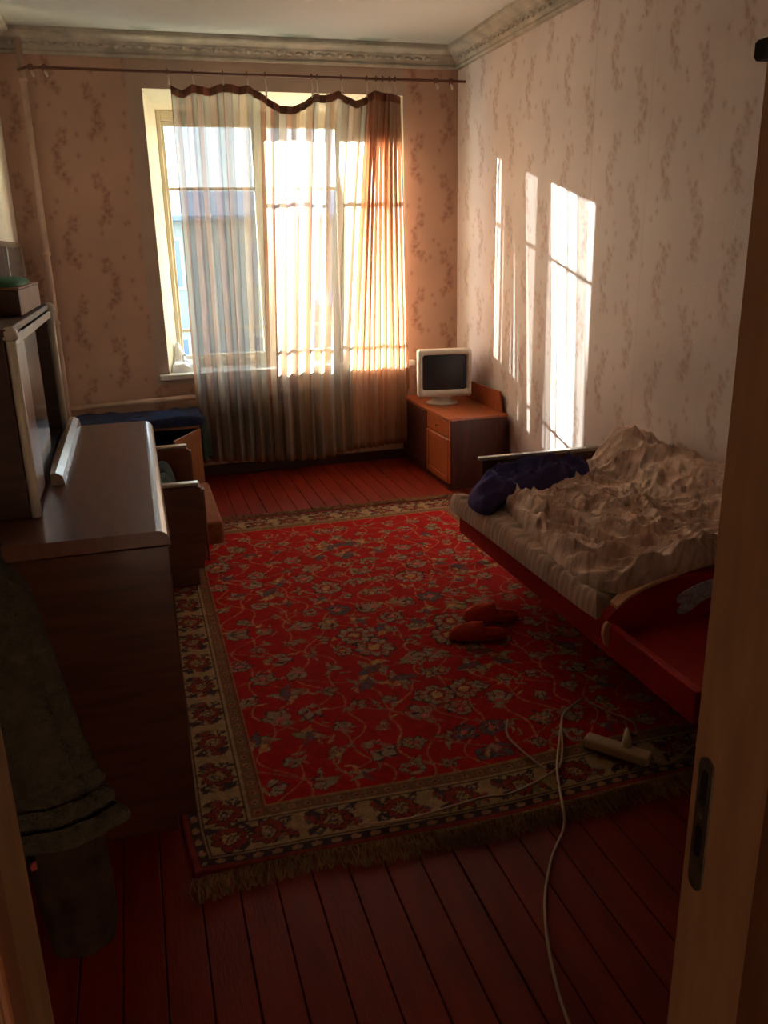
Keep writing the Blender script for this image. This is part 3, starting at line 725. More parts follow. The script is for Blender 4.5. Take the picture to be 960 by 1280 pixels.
hx = -0.30; HY0, HY1, HZ0, HZ1 = 2.36, 3.60, SZ+0.001, 1.425
hu = thing('glass_hutch', 'glass-fronted hutch with ivory corner posts standing on the sideboard', 'hutch', (-0.5, 3.0, SZ))
B('side_panel', 'boxwood', hu, L+0.012, hx-0.022, HY0, HY0+0.02, HZ0, HZ1-0.02, 0.002)
B('side_panel', 'boxwood', hu, L+0.012, hx-0.022, HY1-0.02, HY1, HZ0, HZ1-0.02, 0.002)
B('top_panel', 'boxwood', hu, L+0.012, hx-0.01, HY0-0.005, HY1+0.005, HZ1-0.02, HZ1, 0.003)
B('back_panel', 'dark', hu, L+0.012, L+0.02, HY0+0.02, HY1-0.02, HZ0, HZ1-0.02)
B('bottom_panel', 'boxwood', hu, L+0.02, hx-0.022, HY0+0.02, HY1-0.02, HZ0, HZ0+0.02)
for y0 in (HY0, HY1-0.03):
    bm = bmesh.new(); tube(bm, [(hx-0.008, y0+0.012, HZ0), (hx-0.008, y0+0.012, HZ1-0.02)], 0.0135, 12); p_ = obj('corner_post', bm, 'ivory', hu, True)
    bm = bmesh.new(); tube(bm, [(hx-0.008, y0+0.012, HZ1-0.03), (hx-0.008, y0+0.012, HZ1-0.025), (hx-0.008, y0+0.012, HZ1-0.005), (hx-0.008, y0+0.012, HZ1+0.006)], [0.014, 0.021, 0.021, 0.008], 12); obj('post_cap', bm, 'ivory', p_, True)
B('front_stile', 'chairwood', hu, hx-0.026, hx-0.006, HY0+0.03, HY0+0.28, HZ0+0.02, HZ1-0.022, 0.003)
B('glass_door', 'mirror', hu, hx-0.018, hx-0.012, HY0+0.282, HY0+0.66, HZ0+0.022, HZ1-0.024, 0.001)
B('track', 'rail_wood', hu, hx-0.022, hx-0.004, HY0+0.03, HY1-0.03, HZ1-0.05, HZ1-0.024, 0.002)
bm = bmesh.new(); prism(bm, [(hx+0.004, SZ+0.001), (hx+0.045, SZ+0.001), (hx+0.040, SZ+0.030), (hx+0.02, SZ+0.042), (hx+0.004, SZ+0.042)], 2.70, 3.69, 'y', 0.003)
tag(obj('wooden_rail', bm, 'rail_wood'), 'pale varnished wooden rail lying along the foot of the glass hutch', 'rail')
# box with a green cloth on top of the hutch
bx = thing('wooden_box', 'flat dark brown wooden box lying on top of the glass hutch', 'box', (-0.42, 3.1, HZ1))
B('near_end', 'boxwood', bx, L+0.02, -0.330, 2.88, 2.90, HZ1+0.001, HZ1+0.078, 0.002); B('far_end', 'boxside', bx, L+0.02, -0.33, 3.50, 3.52, HZ1+0.001, HZ1+0.078, 0.002)
B('long_side', 'boxside', bx, -0.345, -0.329, 2.90, 3.50, HZ1+0.001, HZ1+0.078, 0.002); B('lid', 'boxside', bx, L+0.02, -0.327, 2.875, 3.525, HZ1+0.079, HZ1+0.087, 0.002)
gc = heap('green_cloth', 'green', None, [(-0.62, 2.95), (-0.36, 2.92), (-0.34, 3.2), (-0.36, 3.45), (-0.5, 3.48), (-0.63, 3.3)], lambda x, y: 0*x+HZ1+0.088, 0.014, lambda x, y: 0.010*ridge(x*12, y*9, 2), 12, 50, 0.25)
tag(gc, 'folded green cloth lying on the flat brown box', 'cloth')
# framed mirror on the left wall
mi = thing('wall_mirror', 'dark grey mirror in a pale frame on the left wall by the corner', 'mirror', (L, 5.7, 1.2))
B('mirror_glass', 'mirror', mi, L+0.002, L+0.012, 5.08, 6.20, 1.02, 1.66)
B('frame_top', 'rail_wood', mi, L+0.002, L+0.022, 5.05, 6.23, 1.66, 1.69, 0.003); B('frame_side', 'rail_wood', mi, L+0.002, L+0.022, 6.20, 6.23, 1.0, 1.66, 0.003)
B('frame_side', 'rail_wood', mi, L+0.002, L+0.022, 5.42, 5.45, 1.0, 1.66, 0.003); B('frame_bottom', 'rail_wood', mi, L+0.002, L+0.022, 5.05, 6.20, 0.99, 1.02, 0.003)

# ------------------------------------------------------------------ armchair
ac = thing('armchair', 'low wooden armchair with box arms and orange-brown seat beside the sideboard', 'armchair', (-0.15, 4.45, 0))
def armp(y0, y1):
    bm = bmesh.new()
    pr = [(-0.50, 0.10), (0.218, 0.10)] + [(0.226, 0.2), (0.238, 0.40), (0.238, 0.49)] + [(0.208+0.03*math.cos(a_), 0.495+0.03*math.sin(a_)) for a_ in np.linspace(0.1, PI/2, 5)] + [(-0.50, 0.525)]
    prism(bm, pr, y0, y1, 'y', 0.006); o = obj('arm', bm, 'armpanel', ac)
    B('armrest', 'rail_wood', o, -0.50, 0.225, y0+0.004, y1-0.004, 0.526, 0.542, 0.006, 2)  # pale strip painted as the highlight on the polished arm top
    bm = bmesh.new(); box(bm, 0.236, 0.248, y0+0.01, y1-0.008, 0.13, 0.505, 0.005); obj('arm_front', bm, 'chairwood', o)  # lighter wood than the panel, painting the arm front as lit
armp(4.0, 4.06); armp(4.87, 4.93)
B('leg', 'armpanel', ac, 0.06, 0.19, 4.005, 4.055, 0.0125, 0.10, 0.005); B('leg', 'armpanel', ac, -0.48, -0.40, 4.005, 4.055, 0.0, 0.10, 0.005)
B('leg', 'armpanel', ac, 0.06, 0.19, 4.875, 4.925, 0.0125, 0.10, 0.005); B('leg', 'armpanel', ac, -0.48, -0.40, 4.875, 4.925, 0.0, 0.10, 0.005)
B('seat_frame', 'armpanel', ac, -0.49, 0.235, 4.062, 4.868, 0.12, 0.19, 0.004)
bm = bmesh.new(); box(bm, -0.48, 0.332, 4.064, 4.866, 0.192, 0.315, 0.022, 4); obj('seat_cushion', bm, 'seatcloth', ac, True)
bm = bmesh.new(); box(bm, -0.60, -0.46, 4.08, 4.85, 0.20, 0.66, 0.03, 3); obj('backrest', bm, 'seatcloth', ac, True)
dg = heap('dark_jumper', 'darkgreen', None, [(-0.3, 4.2), (0.08, 4.18), (0.13, 4.5), (0.10, 4.8), (-0.3, 4.8)], lambda x, y: 0*x+0.317, 0.12, lambda x, y: 0.06*ridge(x*6, y*6, 8)+0.02*vnoise(x*20, y*20, 1), 20, 70, 0.35)
tag(dg, 'dark green crumpled jumper lying on the armchair seat', 'clothing')

# ------------------------------------------------------------------ small cabinet by the back wall, its door ajar
sc_ = thing('small_cabinet', 'low orange-brown cabinet with one door ajar, under the heating pipe', 'cabinet', (-0.05, 5.95, 0))
CX0, CX1, CY0, CY1, CZ = -0.46, 0.365, 5.78, 6.14, 0.475
B('top', 'cabinet', sc_, CX0, CX1, CY0, CY1, CZ-0.018, CZ, 0.002); B('bottom', 'cabinet', sc_, CX0+0.018, CX1-0.018, CY0, CY1, 0.06, 0.078)
B('side', 'cabinet', sc_, CX0, CX0+0.018, CY0, CY1, 0.0, CZ-0.018); B('side', 'cabinet', sc_, CX1-0.018, CX1, CY0, CY1, 0.0, CZ-0.018)
B('back', 'dark', sc_, CX0+0.018, CX1-0.018, CY1-0.008, CY1, 0.06, CZ-0.018); B('plinth', 'cabinet', sc_, CX0+0.018, CX1-0.018, CY0+0.02, CY0+0.036, 0.0, 0.06)
B('shelf', 'cabinet', sc_, CX0+0.018, CX1-0.018, CY0+0.02, CY1-0.01, 0.25, 0.265)
ang = math.radians(-118)
mt = Matrix.Translation((CX1-0.004, CY0-0.003, 0)) @ Matrix.Rotation(math.radians(180+62), 4, 'Z')
dr_ = B('door', 'cabinet', sc_, 0, 0.40, -0.008, 0.008, 0.065, CZ-0.02, 0.002, mtx=mt)
B('door_knob', 'brass', dr_, 0.36, 0.375, 0.008, 0.025, 0.26, 0.28, 0.003, mtx=mt)
dr_ = B('door', 'cabinet', sc_, CX0+0.002, CX0+0.40, CY0-0.018, CY0-0.002, 0.065, CZ-0.02, 0.002)
nb = heap('navy_blanket', 'navy', None, [(-0.48, 5.80), (-0.1, 5.775), (0.37, 5.785), (0.385, 5.95), (0.37, 6.14), (-0.1, 6.15), (-0.45, 6.13)], lambda x, y: 0*x+CZ+0.001, 0.05, lambda x, y: 0.025*ridge(x*7, y*5, 3), 18, 90, 0.12)
tag(nb, 'dark navy folded blanket on top of the small cabinet', 'blanket')
# dark jacket hanging off the cabinet's right edge
def hang(u, v):
    x = 0.375+0.07*np.sin(u*PI)*(0.55+0.45*(1-v))+0.012*np.sin(u*22); y = 5.80+u*0.25; z = 0.50-0.28*(1-v)+0.012*np.sin(u*9)
    return x, y, z
hj = gridmesh('dark_jacket', 'darkgreen', None, 40, 20, hang); tag(hj, 'dark green jacket hanging down the right side of the small cabinet', 'clothing')
sm = hj.modifiers.new('s', 'SOLIDIFY'); sm.thickness = 0.012
rc = heap('red_cloth', 'redcloth', None, [(-0.12, 5.60), (0.02, 5.57), (0.10, 5.62), (0.09, 5.74), (-0.08, 5.75)], lambda x, y: 0*x+0.26, 0.05, lambda x, y: 0.05*ridge(x*9, y*9, 5), 12, 40, 0.4)

# ------------------------------------------------------------------ TV stand with CRT monitor
ts = thing('tv_stand', 'cherry-brown low stand with drawer and panelled door in the right back corner', 'stand', (2.2, 5.73, 0))
TX0, TX1, TY0, TY1, TZ = 1.972, 2.405, 5.215, 6.225, 0.501
B('top', 'stand_front', ts, TX0-0.006, TX1, TY0-0.006, TY1, TZ-0.018, TZ, 0.003)
B('side_panel', 'stand_side', ts, TX0+0.018, TX1, TY0, TY0+0.018, 0.0, TZ-0.018, 0.001); B('side_panel', 'stand_side', ts, TX0+0.018, TX1, TY1-0.018, TY1, 0.0, TZ-0.018, 0.001)
B('side_panel', 'stand_side', ts, TX0+0.018, TX1-0.01, 5.655, 5.673, 0.04, TZ-0.018); B('bottom', 'stand_side', ts, TX0+0.018, TX1, TY0+0.018, TY1-0.018, 0.04, 0.058)
B('plinth', 'stand_side', ts, TX0+0.02, TX0+0.036, TY0+0.018, TY1-0.018, 0, 0.04); B('back_panel', 'stand_side', ts, TX1-0.01, TX1, TY0+0.018, TY1-0.018, 0.04, TZ-0.018)
bm = bmesh.new(); prism(bm, [(5.30, TZ), (5.34, TZ+0.138), (TY1, TZ+0.138), (TY1, TZ)], TX1-0.012, TX1+0.002, 'x', 0.002); obj('backboard', bm, 'stand_front', ts)
def panel_front(name, y0, y1, z0, z1, m='stand_front', inset=True):
    bm = bmesh.new(); box(bm, TX0, TX0+0.016, y0, y1, z0, z1, 0.002, 1)
    o = obj(name, bm, m, ts)
    if inset:
        bm = bmesh.new(); t = 0.045
        box(bm, TX0-0.006, TX0+0.001, y0+0.002, y0+t, z0+0.002, z1-0.002, 0.003, 1); box(bm, TX0-0.006, TX0+0.001, y1-t, y1-0.002, z0+0.002, z1-0.002, 0.003, 1)
        box(bm, TX0-0.006, TX0+0.001, y0+t, y1-t, z0+0.002, z0+t, 0.003, 1); box(bm, TX0-0.006, TX0+0.001, y0+t, y1-t, z1-t, z1-0.002, 0.003, 1)
        obj('door_frame', bm, m, o)
    return o
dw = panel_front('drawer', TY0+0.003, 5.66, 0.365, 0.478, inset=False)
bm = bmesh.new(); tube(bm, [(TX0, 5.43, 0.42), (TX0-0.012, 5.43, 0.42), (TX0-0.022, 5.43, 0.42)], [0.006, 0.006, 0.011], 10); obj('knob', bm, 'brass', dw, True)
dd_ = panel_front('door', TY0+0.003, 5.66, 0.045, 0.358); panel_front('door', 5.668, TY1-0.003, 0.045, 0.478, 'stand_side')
mo = thing('crt_monitor', 'beige CRT monitor standing on the cherry-brown stand', 'monitor', (2.17, 5.75, TZ))
mr_ = Matrix.Translation((2.128, 5.70, TZ-0.022)) @ Matrix.Rotation(math.radians(-9), 4, 'Z')
MW, MZ0, MZ1 = 0.197, 0.085, 0.425
bm = bmesh.new()
def ringr(y, hw, z0, z1, rr=0.02, n=4):
    pts = []
    for (cx, cz, a0) in ((hw-rr, z1-rr, 0), (-hw+rr, z1-rr, PI/2), (-hw+rr, z0+rr, PI), (hw-rr, z0+rr, 1.5*PI)):
        for k in range(n+1):
            a_ = a0+k*PI/2/n; pts.append(mr_ @ Vector((cx+rr*math.cos(a_), y, cz+rr*math.sin(a_))))
    return pts
def loft(bm, rings, cap0=True, cap1=True):
    R_ = [[bm.verts.new(p) for p in q] for q in rings]; n_ = len(R_[0])
    for a_, b_ in zip(R_, R_[1:]):
        for k in range(n_): bm.faces.new((a_[k], a_[(k+1) % n_], b_[(k+1) % n_], b_[k]))
    if cap0: bm.faces.new(R_[0][::-1])
    if cap1: bm.faces.new(R_[-1])
# bezel as a frame, then the tube housing
loft(bm, [ringr(0.030, 0.162, 0.135, 0.385), ringr(0.004, 0.166, 0.131, 0.389), ringr(-0.004, 0.176, 0.120, 0.399), ringr(0.0, MW-0.006, MZ0+0.004, MZ1-0.004), ringr(0.012, MW, MZ0, MZ1), ringr(0.07, MW, MZ0, MZ1)], False, False)
obj('bezel', bm, 'monitor', mo, True)
bm = bmesh.new(); loft(bm, [ringr(0.07, MW-0.003, MZ0+0.003, MZ1-0.003), ringr(0.13, 0.185, 0.10, 0.42), ringr(0.22, 0.15, 0.115, 0.375), ringr(0.30, 0.12, 0.125, 0.33), ringr(0.34, 0.11, 0.13, 0.31)])
obj('housing', bm, 'monitor', mo, True)
def scr(u, v):
    x = (u-0.5)*0.326; z = 0.26+(v-0.5)*0.252; y = 0.022-0.014*(1-((u-0.5)*2)**2)*(1-((v-0.5)*2)**2)
    P_ = [mr_ @ Vector(q) for q in zip(x, y, z)]; return np.array([p.x for p in P_]), np.array([p.y for p in P_]), np.array([p.z for p in P_])
gridmesh('screen', 'screen', mo, 20, 16, scr)
bm = bmesh.new()
def circ(z, r_, yy=0.12): return [mr_ @ Vector((r_*math.cos(2*PI*k/24), yy+r_*math.sin(2*PI*k/24), z)) for k in range(24)]
loft(bm, [circ(0.023, 0.115), circ(0.030, 0.115), circ(0.036, 0.08), circ(0.05, 0.07), circ(0.088, 0.075)]); obj('swivel_base', bm, 'monitor', mo, True)
for k in range(3):
    bm = bmesh.new(); p0 = mr_ @ Vector((0.10+k*0.022, -0.002, 0.107)); p1 = mr_ @ Vector((0.10+k*0.022, -0.008, 0.107)); tube(bm, [p0, p1], 0.005, 8); obj('button', bm, 'monitor', mo, True)

# ------------------------------------------------------------------ sofa bed
so = thing('sofa_bed', 'red sofa bed with curved end arm standing against the right wall', 'bed', (1.93, 2.75, 0))
BX = 1.44
B('side_rail', 'redboard', so, BX, BX+0.028, 1.80, 3.66, 0.258, 0.368, 0.006, 2)
B('base_deck', 'redboard', so, BX+0.030, 2.395, 1.81, 3.66, 0.262, 0.330, 0.006, 2)
B('base_box', 'stand_side', so, BX+0.34, 2.39, 1.90, 3.60, 0.04, 0.262)
for (x0, y0) in ((BX+0.36, 1.95), (BX+0.36, 3.50), (2.33, 1.95), (2.33, 3.50)): B('leg', 'headboard', so, x0, x0+0.05, y0, y0+0.05, 0.0125 if x0 < 2 else 0.0, 0.04)
hb = B('headboard', 'headboard', so, 1.560, 2.40, 3.662, 3.684, 0.33, 0.606, 0.003); B('headboard_cap', 'rail_wood', hb, 1.545, 2.40, 3.655, 3.690, 0.607, 0.625, 0.005, 2)
# backrest along the wall, covered by the comforter
B('backrest', 'redboard', so, 2.26, 2.40, 2.34, 3.655, 0.335, 0.585, 0.02, 3)
# curved near arm: outline in x,z
bm = bmesh.new()
top = spline([(1.440, 0.385, 0), (1.475, 0.415, 0), (1.53, 0.452, 0), (1.60, 0.480, 0), (1.683, 0.499, 0), (1.76, 0.503, 0), (1.85, 0.502, 0), (1.98, 0.50, 0), (2.25, 0.50, 0)], 4)
bot = spline([(2.25, 0.375, 0), (1.95, 0.372, 0), (1.862, 0.352, 0), (1.78, 0.336, 0), (1.71, 0.330, 0), (1.66, 0.331, 0), (1.617, 0.331, 0), (1.52, 0.331, 0), (1.44, 0.331, 0)], 4)
prism(bm, [(p.x, p.y) for p in top]+[(p.x, p.y) for p in bot], 2.285, 2.33, 'y', 0.004); ar_ = obj('end_arm', bm, 'redpanel', so)
bm = bmesh.new(); prism(bm, [(p.x, p.y+0.0015) for p in top[4:18]]+[(p.x, p.y+0.013) for p in top[4:18][::-1]], 2.283, 2.332, 'y', 0.002); obj('arm_cap', bm, 'woodcap', ar_)
bm = bmesh.new(); prism(bm, [(1.436+0.019*math.cos(a_)*(1.0 if math.sin(a_) > 0 else 0.8), 0.335+0.046*math.sin(a_)) for a_ in np.linspace(0, 2*PI, 18, endpoint=False)], 2.268, 2.284, 'y', 0.003); obj('corner_cap', bm, 'woodcap', ar_)
# grey-blue heart-like applique
hp = [(1.705, 0.415), (1.72, 0.44), (1.755, 0.455), (1.80, 0.470), (1.86, 0.478), (1.93, 0.475), (1.95, 0.44), (1.90, 0.425), (1.85, 0.415), (1.80, 0.395), (1.765, 0.372), (1.735, 0.362), (1.712, 0.372), (1.722, 0.392), (1.728, 0.400)]
bm = bmesh.new(); prism(bm, [(p.x, p.y) for p in spline([(a_, b_, 0) for a_, b_ in hp], 3, True)], 2.279, 2.2845, 'y'); tag(obj('applique', bm, 'emblem', ar_), 'grey-blue mottled heart-shaped applique', None)
# mattress with a ribbed striped cover
def stripes(x, y, z):
    k = 0.5+0.5*np.sin(y*170+6*np.sin(x*8)+4*vnoise(x*14, y*14, 3)); b_ = np.array([0.88, 0.63, 0.47])
    c = b_[None]*(0.50+0.50*k[:, None]*vnoise(x*40, y*60, 4)[:, None]+0.25*vnoise(x*9, y*9, 6)[:, None]); return c
mpoly = [(BX-0.035, 3.69), (BX-0.030, 3.2), (BX-0.028, 2.7), (BX-0.02, 2.36), (BX+0.02, 2.335), (1.8, 2.338), (2.24, 2.338), (2.25, 2.8), (2.25, 3.60), (2.20, 3.65), (1.8, 3.65), (1.47, 3.655)]
def quad_interp(poly): return poly
bmm = heap('mattress', 'blanket', None, mpoly, lambda x, y: 0*x+0.369, 0.072, lambda x, y: 0.005*np.sin(y*95+5*np.sin(x*9)+5*vnoise(x*9, y*9, 7))*np.clip((1.62-x)/0.15, 0, 1)+0.014*vnoise(x*16, y*16, 2)+0.008*ridge(x*10, y*24, 5), 60, 420, 0.06, stripes)
tag(bmm, 'thin mattress with a crinkled beige striped cover on the red sofa bed', 'mattress')
# comforter
cpoly = [(1.555, 3.40), (1.515, 3.15), (1.475, 2.85), (1.44, 2.60), (1.445, 2.42), (1.50, 2.33), (1.60, 2.29), (1.75, 2.30), (1.90, 2.31), (2.05, 2.30), (2.22, 2.28), (2.36, 2.32), (2.395, 2.6), (2.395, 3.0), (2.39, 3.40), (2.37, 3.60), (2.25, 3.64), (2.08, 3.60), (1.95, 3.48), (1.80, 3.46), (1.66, 3.47)]
def cbase(x, y):
    z = 0.452+0*x
    z = z+0.130*sstep(2.08, 2.32, x)+0.02*sstep(1.6, 2.0, x)
    z = z+0.09*np.exp(-(((x-2.2)/0.14)**2+((y-3.50)/0.16)**2))
    z = z+0.06*np.exp(-((y-2.33)/0.07)**2)*sstep(1.5, 1.75, x)
    return z
def cfold(x, y):
    wx = x+0.06*vnoise(x*5, y*5, 21); wy = y+0.06*vnoise(x*5, y*5, 22)
    f1 = ridge(wx*4.5+wy*2.2, wy*6.5-wx*2, 31)**2.4; f2 = ridge(wx*9-wy*4, wy*8+wx*5, 32)**2.6; f3 = ridge(wx*18, wy*20, 33)**2
    # long sweeping folds along the near-left rim
    rim = np.exp(-(((x-1.55)/0.12)**2)) + np.exp(-((y-2.42)/0.13)**2)
    dd = np.hypot((x-2.05)/1.0, (y-3.15)/1.35)
    sweep = np.sin(dd*95+3.0*vnoise(x*6, y*4, 9))
    f4 = ridge(wx*34+wy*9, wy*30, 35)**2; f5 = ridge(wx*13+wy*11, wy*5-wx*9, 36)**5
    th_ = np.arctan2((y-3.02)/1.3, x-2.02); q_ = np.hypot((x-2.02), (y-3.02)/1.3)
    f1 = ridge(q_*13+1.6*vnoise(x*5, y*5, 61)+th_*0.8, th_*1.3+5, 62)**2.2
    f2 = ridge(q_*24+2.5*vnoise(x*7, y*7, 63)-th_*1.5, th_*3+8, 64)**2
    f6 = ridge(th_*3.2+1.5*vnoise(x*6, y*6, 65), q_*6, 66)**3*np.clip(q_/0.2, 0, 1)
    return 0.018*f6+0.030*f1+0.017*f2+0.008*f3+0.002*f4+0.022*f5+0.012*sweep*np.clip(rim, 0, 1)
def cpaint(x, y, z):
    k = vnoise(x*10+3, y*9, 41); m_ = sstep(0.55, 0.75, vnoise(x*26, y*26, 42))
    a_ = np.array([0.90, 0.68, 0.54]); b_ = np.array([0.42, 0.18, 0.10])
    sx = x+0.10*vnoise(x*6, y*6, 43); sy = y+0.10*vnoise(x*6, y*6, 44); stq = sstep(0.5, 0.8, vnoise(sx*14+sy*20, (sx-sy)*95, 45))
    kk = (0.25*k+0.25*m_+0.42*stq)[:, None]; return a_*(1-kk)+b_*kk
cf = heap('comforter', 'blanket', None, cpoly, cbase, 0.045, cfold, 130, 380, 0.13, cpaint, (1.93, 2.95))
tag(cf, 'rumpled beige and brown patterned comforter heaped on the bed', 'comforter')
# navy-purple jersey on the far left corner of the bed
jp = [(1.395, 3.36), (1.42, 3.50), (1.50, 3.60), (1.62, 3.635), (1.80, 3.635), (1.96, 3.59), (2.04, 3.52), (2.02, 3.44), (1.92, 3.40), (1.78, 3.36), (1.62, 3.36), (1.50, 3.33), (1.43, 3.28)]
jr = heap('navy_jersey', 'purple', None, jp, lambda x, y: 0.458+0.03*sstep(1.45, 1.6, x)+0.05*sstep(1.65, 1.85, x), 0.045, lambda x, y: 0.050*ridge((x+0.7*y)*6, (y-0.4*x)*9, 13)**2+0.030*ridge((x-y)*15, (x+y)*8, 14)**2+0.008*ridge(x*30, y*26, 15), 40, 130, 0.3)
tag(jr, 'crumpled navy-purple jersey on the far left corner of the bed', 'clothing')

# ------------------------------------------------------------------ slippers
def slipper(cx, cy, ang, label):
    t_ = thing('slipper', label, 'slipper', (cx, cy, 0.012), 'pair of red slippers on the rug')
    mt = Matrix.Translation((cx, cy, 0.013)) @ Matrix.Rotation(ang, 4, 'Z')
    def wid(s): return 0.040*math.sqrt(max(0, 1-abs(2*s-1)**3.2))*(0.80+0.28*s)
    bm = bmesh.new(); rg = []
    for k in range(17):
        s = 0.004+0.992*k/16; w_ = max(wid(s), 0.004); rg.append([mt @ Vector(((s-0.5)*0.25, w_*math.cos(a_), 0.008+0.008*math.sin(a_))) for a_ in np.linspace(0, 2*PI, 12, endpoint=False)])
    loft(bm, rg); obj('sole', bm, 'slipper', t_, True)
    bm = bmesh.new(); rg = []
    for k in range(12):
        s = 0.42+0.575*k/11; w_ = max(wid(s)*1.08, 0.004); h_ = 0.070*math.sqrt(max(0.02, 1-((s-0.42)/0.60)**2))
        rg.append([mt @ Vector(((s-0.5)*0.25, w_*math.cos(a_), 0.010+h_*math.sin(a_)*(1+0.06*math.sin(9*a_+k)))) for a_ in np.linspace(0, PI, 14)])
    R_ = [[bm.verts.new(p) for p in q] for q in rg]
    for a_, b_ in zip(R_, R_[1:]):
        for k in range(13): bm.faces.new((a_[k], a_[k+1], b_[k+1], b_[k]))
    o = obj('upper', bm, 'slipper', t_, True); m_ = o.modifiers.new('s', 'SOLIDIFY'); m_.thickness = 0.006
    bm = bmesh.new(); rg = []
    for k in range(9):
        s = 0.02+0.42*k/8; w_ = wid(s); rg.append([mt @ Vector(((s-0.5)*0.25, w_*c_, 0.016+hh)) for c_, hh in ((1.0, 0.0), (1.05, 0.022), (0.85, 0.020), (0.8, 0.001), (-0.8, 0.001), (-0.85, 0.020), (-1.05, 0.022), (-1.0, 0.0))])
    R_ = [[bm.verts.new(p) for p in q] for q in rg]
    for a_, b_ in zip(R_, R_[1:]):
        for k in range(7): bm.faces.new((a_[k], a_[k+1], b_[k+1], b_[k]))
    bm.faces.new(R_[0]); obj('heel_rim', bm, 'slipper', t_, True)
slipper(1.265, 2.99, math.radians(161), 'red slipper nearer the doorway, lying on the rug by the bed')
slipper(1.395, 3.150, math.radians(156), 'red slipper nearer the bed, pushed against its mate')

# ------------------------------------------------------------------ power strip and cords
ps = thing('power_strip', 'white power strip with a plug lying on the rug border', 'power strip', (1.36, 2.07, 0.014))
pa_, pb_ = Vector((1.305, 2.135, 0)), Vector((1.425, 1.985, 0)); dv = (pb_-pa_)
mt = Matrix.Translation((pa_+pb_)/2+Vector((0, 0, 0.014))) @ Matrix.Rotation(math.atan2(dv.y, dv.x), 4, 'Z'); hl = dv.length/2+0.012
B('body', 'strip', ps, -hl, hl, -0.026, 0.026, 0.0, 0.036, 0.008, 3, mtx=mt)
for k in range(3):
    bm = bmesh.new(); c0 = mt @ Vector((-0.07+k*0.062, 0, 0.0365)); tube(bm, [c0, c0+Vector((0, 0, 0.0012))], 0.019, 16); so_ = obj('socket', bm, 'strip', ps)
bm = bmesh.new(); c0 = mt @ Vector((0.03, 0.0, 0.037)); tube(bm, [c0, c0+Vector((0.004, 0.006, 0.022)), c0+Vector((0.02, 0.032, 0.032)), c0+Vector((0.028, 0.045, 0.034))], [0.016, 0.015, 0.010, 0.006], 10)
plg = thing('power_plug', 'white plug with its pale cord, pushed into the power strip', 'plug', (1.40, 2.10, 0.05)); obj('plug_body', bm, 'strip', plg, True)
Zc = 0.020
def cable(name, pts, rad, label, m='cord', root=None):
    P_ = spline(pts, 10)
    if root is not None: return T(name, m, root, P_, rad, 8)
    return tag(T(name, m, None, P_, rad, 8), label, 'cable')
cable('power_cord', [(1.31, 2.14, 0.03), (1.262, 2.165, 0.022), (1.262, 2.235, 0.024), (1.20, 2.12, Zc), (1.136, 2.04, Zc), (0.956, 1.972, Zc), (0.851, 1.978, Zc), (0.62, 1.955, Zc), (0.47, 1.975, Zc)], 0.0042, '', root=ps)
cable('extension_cord', [(0.74, 1.10, 0.006), (0.74, 1.227, 0.006), (0.783, 1.392, 0.006), (0.851, 1.554, 0.006), (0.943, 1.694, 0.006), (1.03, 1.79, 0.014), (1.062, 1.86, 0.030), (1.10, 1.95, 0.022), (1.15, 2.06, 0.022), (1.262, 2.245, 0.022), (1.32, 2.33, 0.022), (1.429, 2.396, 0.022)], 0.0042, 'long pale cord snaking from the doorway boards onto the rug')
cable('thin_cord', [(1.111, 2.354, Zc), (1.071, 2.267, Zc), (1.078, 2.164, Zc), (1.103, 2.051, Zc)], 0.0035, 'short pale cord loop on the red field left of the power strip')
cable('cord', [(1.437, 2.369, Zc), (1.476, 2.282, Zc), (1.513, 2.204, Zc), (1.482, 2.131, Zc), (1.425, 2.11, 0.06), (1.40, 2.085, 0.085)], 0.0036, '', root=plg)
cable('loose_cable', [(1.425, 1.985, 0.030), (1.47, 1.955, 0.022), (1.53, 1.965, 0.022), (1.60, 2.005, 0.022), (1.72, 2.05, 0.022)], 0.0042, 'pale cord leaving the near end of the power strip towards the bed')

# ------------------------------------------------------------------ doorway: jambs, strike plate, open leaf, clothes
dj = thing('door_1', '', '', (DX1, 0.66, 0)); del dj['label']; del dj['category']; dj['kind'] = 'structure'
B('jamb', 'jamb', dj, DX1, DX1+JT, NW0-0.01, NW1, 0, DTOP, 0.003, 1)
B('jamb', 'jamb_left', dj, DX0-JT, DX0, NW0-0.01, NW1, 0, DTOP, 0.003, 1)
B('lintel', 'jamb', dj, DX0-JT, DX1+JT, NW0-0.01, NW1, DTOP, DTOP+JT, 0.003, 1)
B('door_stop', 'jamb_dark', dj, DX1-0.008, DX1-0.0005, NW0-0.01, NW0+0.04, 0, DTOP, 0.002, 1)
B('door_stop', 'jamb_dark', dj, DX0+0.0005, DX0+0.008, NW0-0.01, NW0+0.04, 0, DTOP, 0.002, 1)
bm = bmesh.new()
def stad(y, z0, z1, hw, n=8):
    return [(y+hw*math.cos(a_), z1-hw+hw*math.sin(a_)) for a_ in np.linspace(0, PI, n)]+[(y+hw*math.cos(a_), z0+hw+hw*math.sin(a_)) for a_ in np.linspace(PI, 2*PI, n)]
prism(bm, stad(0.722, 0.822, 1.012, 0.013), DX1-0.0025, DX1+0.001, 'x', 0.0005); sp_ = obj('strike_plate', bm, 'steel', dj)
bm = bmesh.new(); prism(bm, stad(0.722, 0.945, 0.995, 0.006), DX1-0.0035, DX1-0.0024, 'x'); obj('latch_hole', bm, 'dark', sp_)
bm = bmesh.new(); prism(bm, stad(0.722, 0.872, 0.918, 0.006), DX1-0.0035, DX1-0.0024, 'x'); obj('bolt_hole', bm, 'dark', sp_)
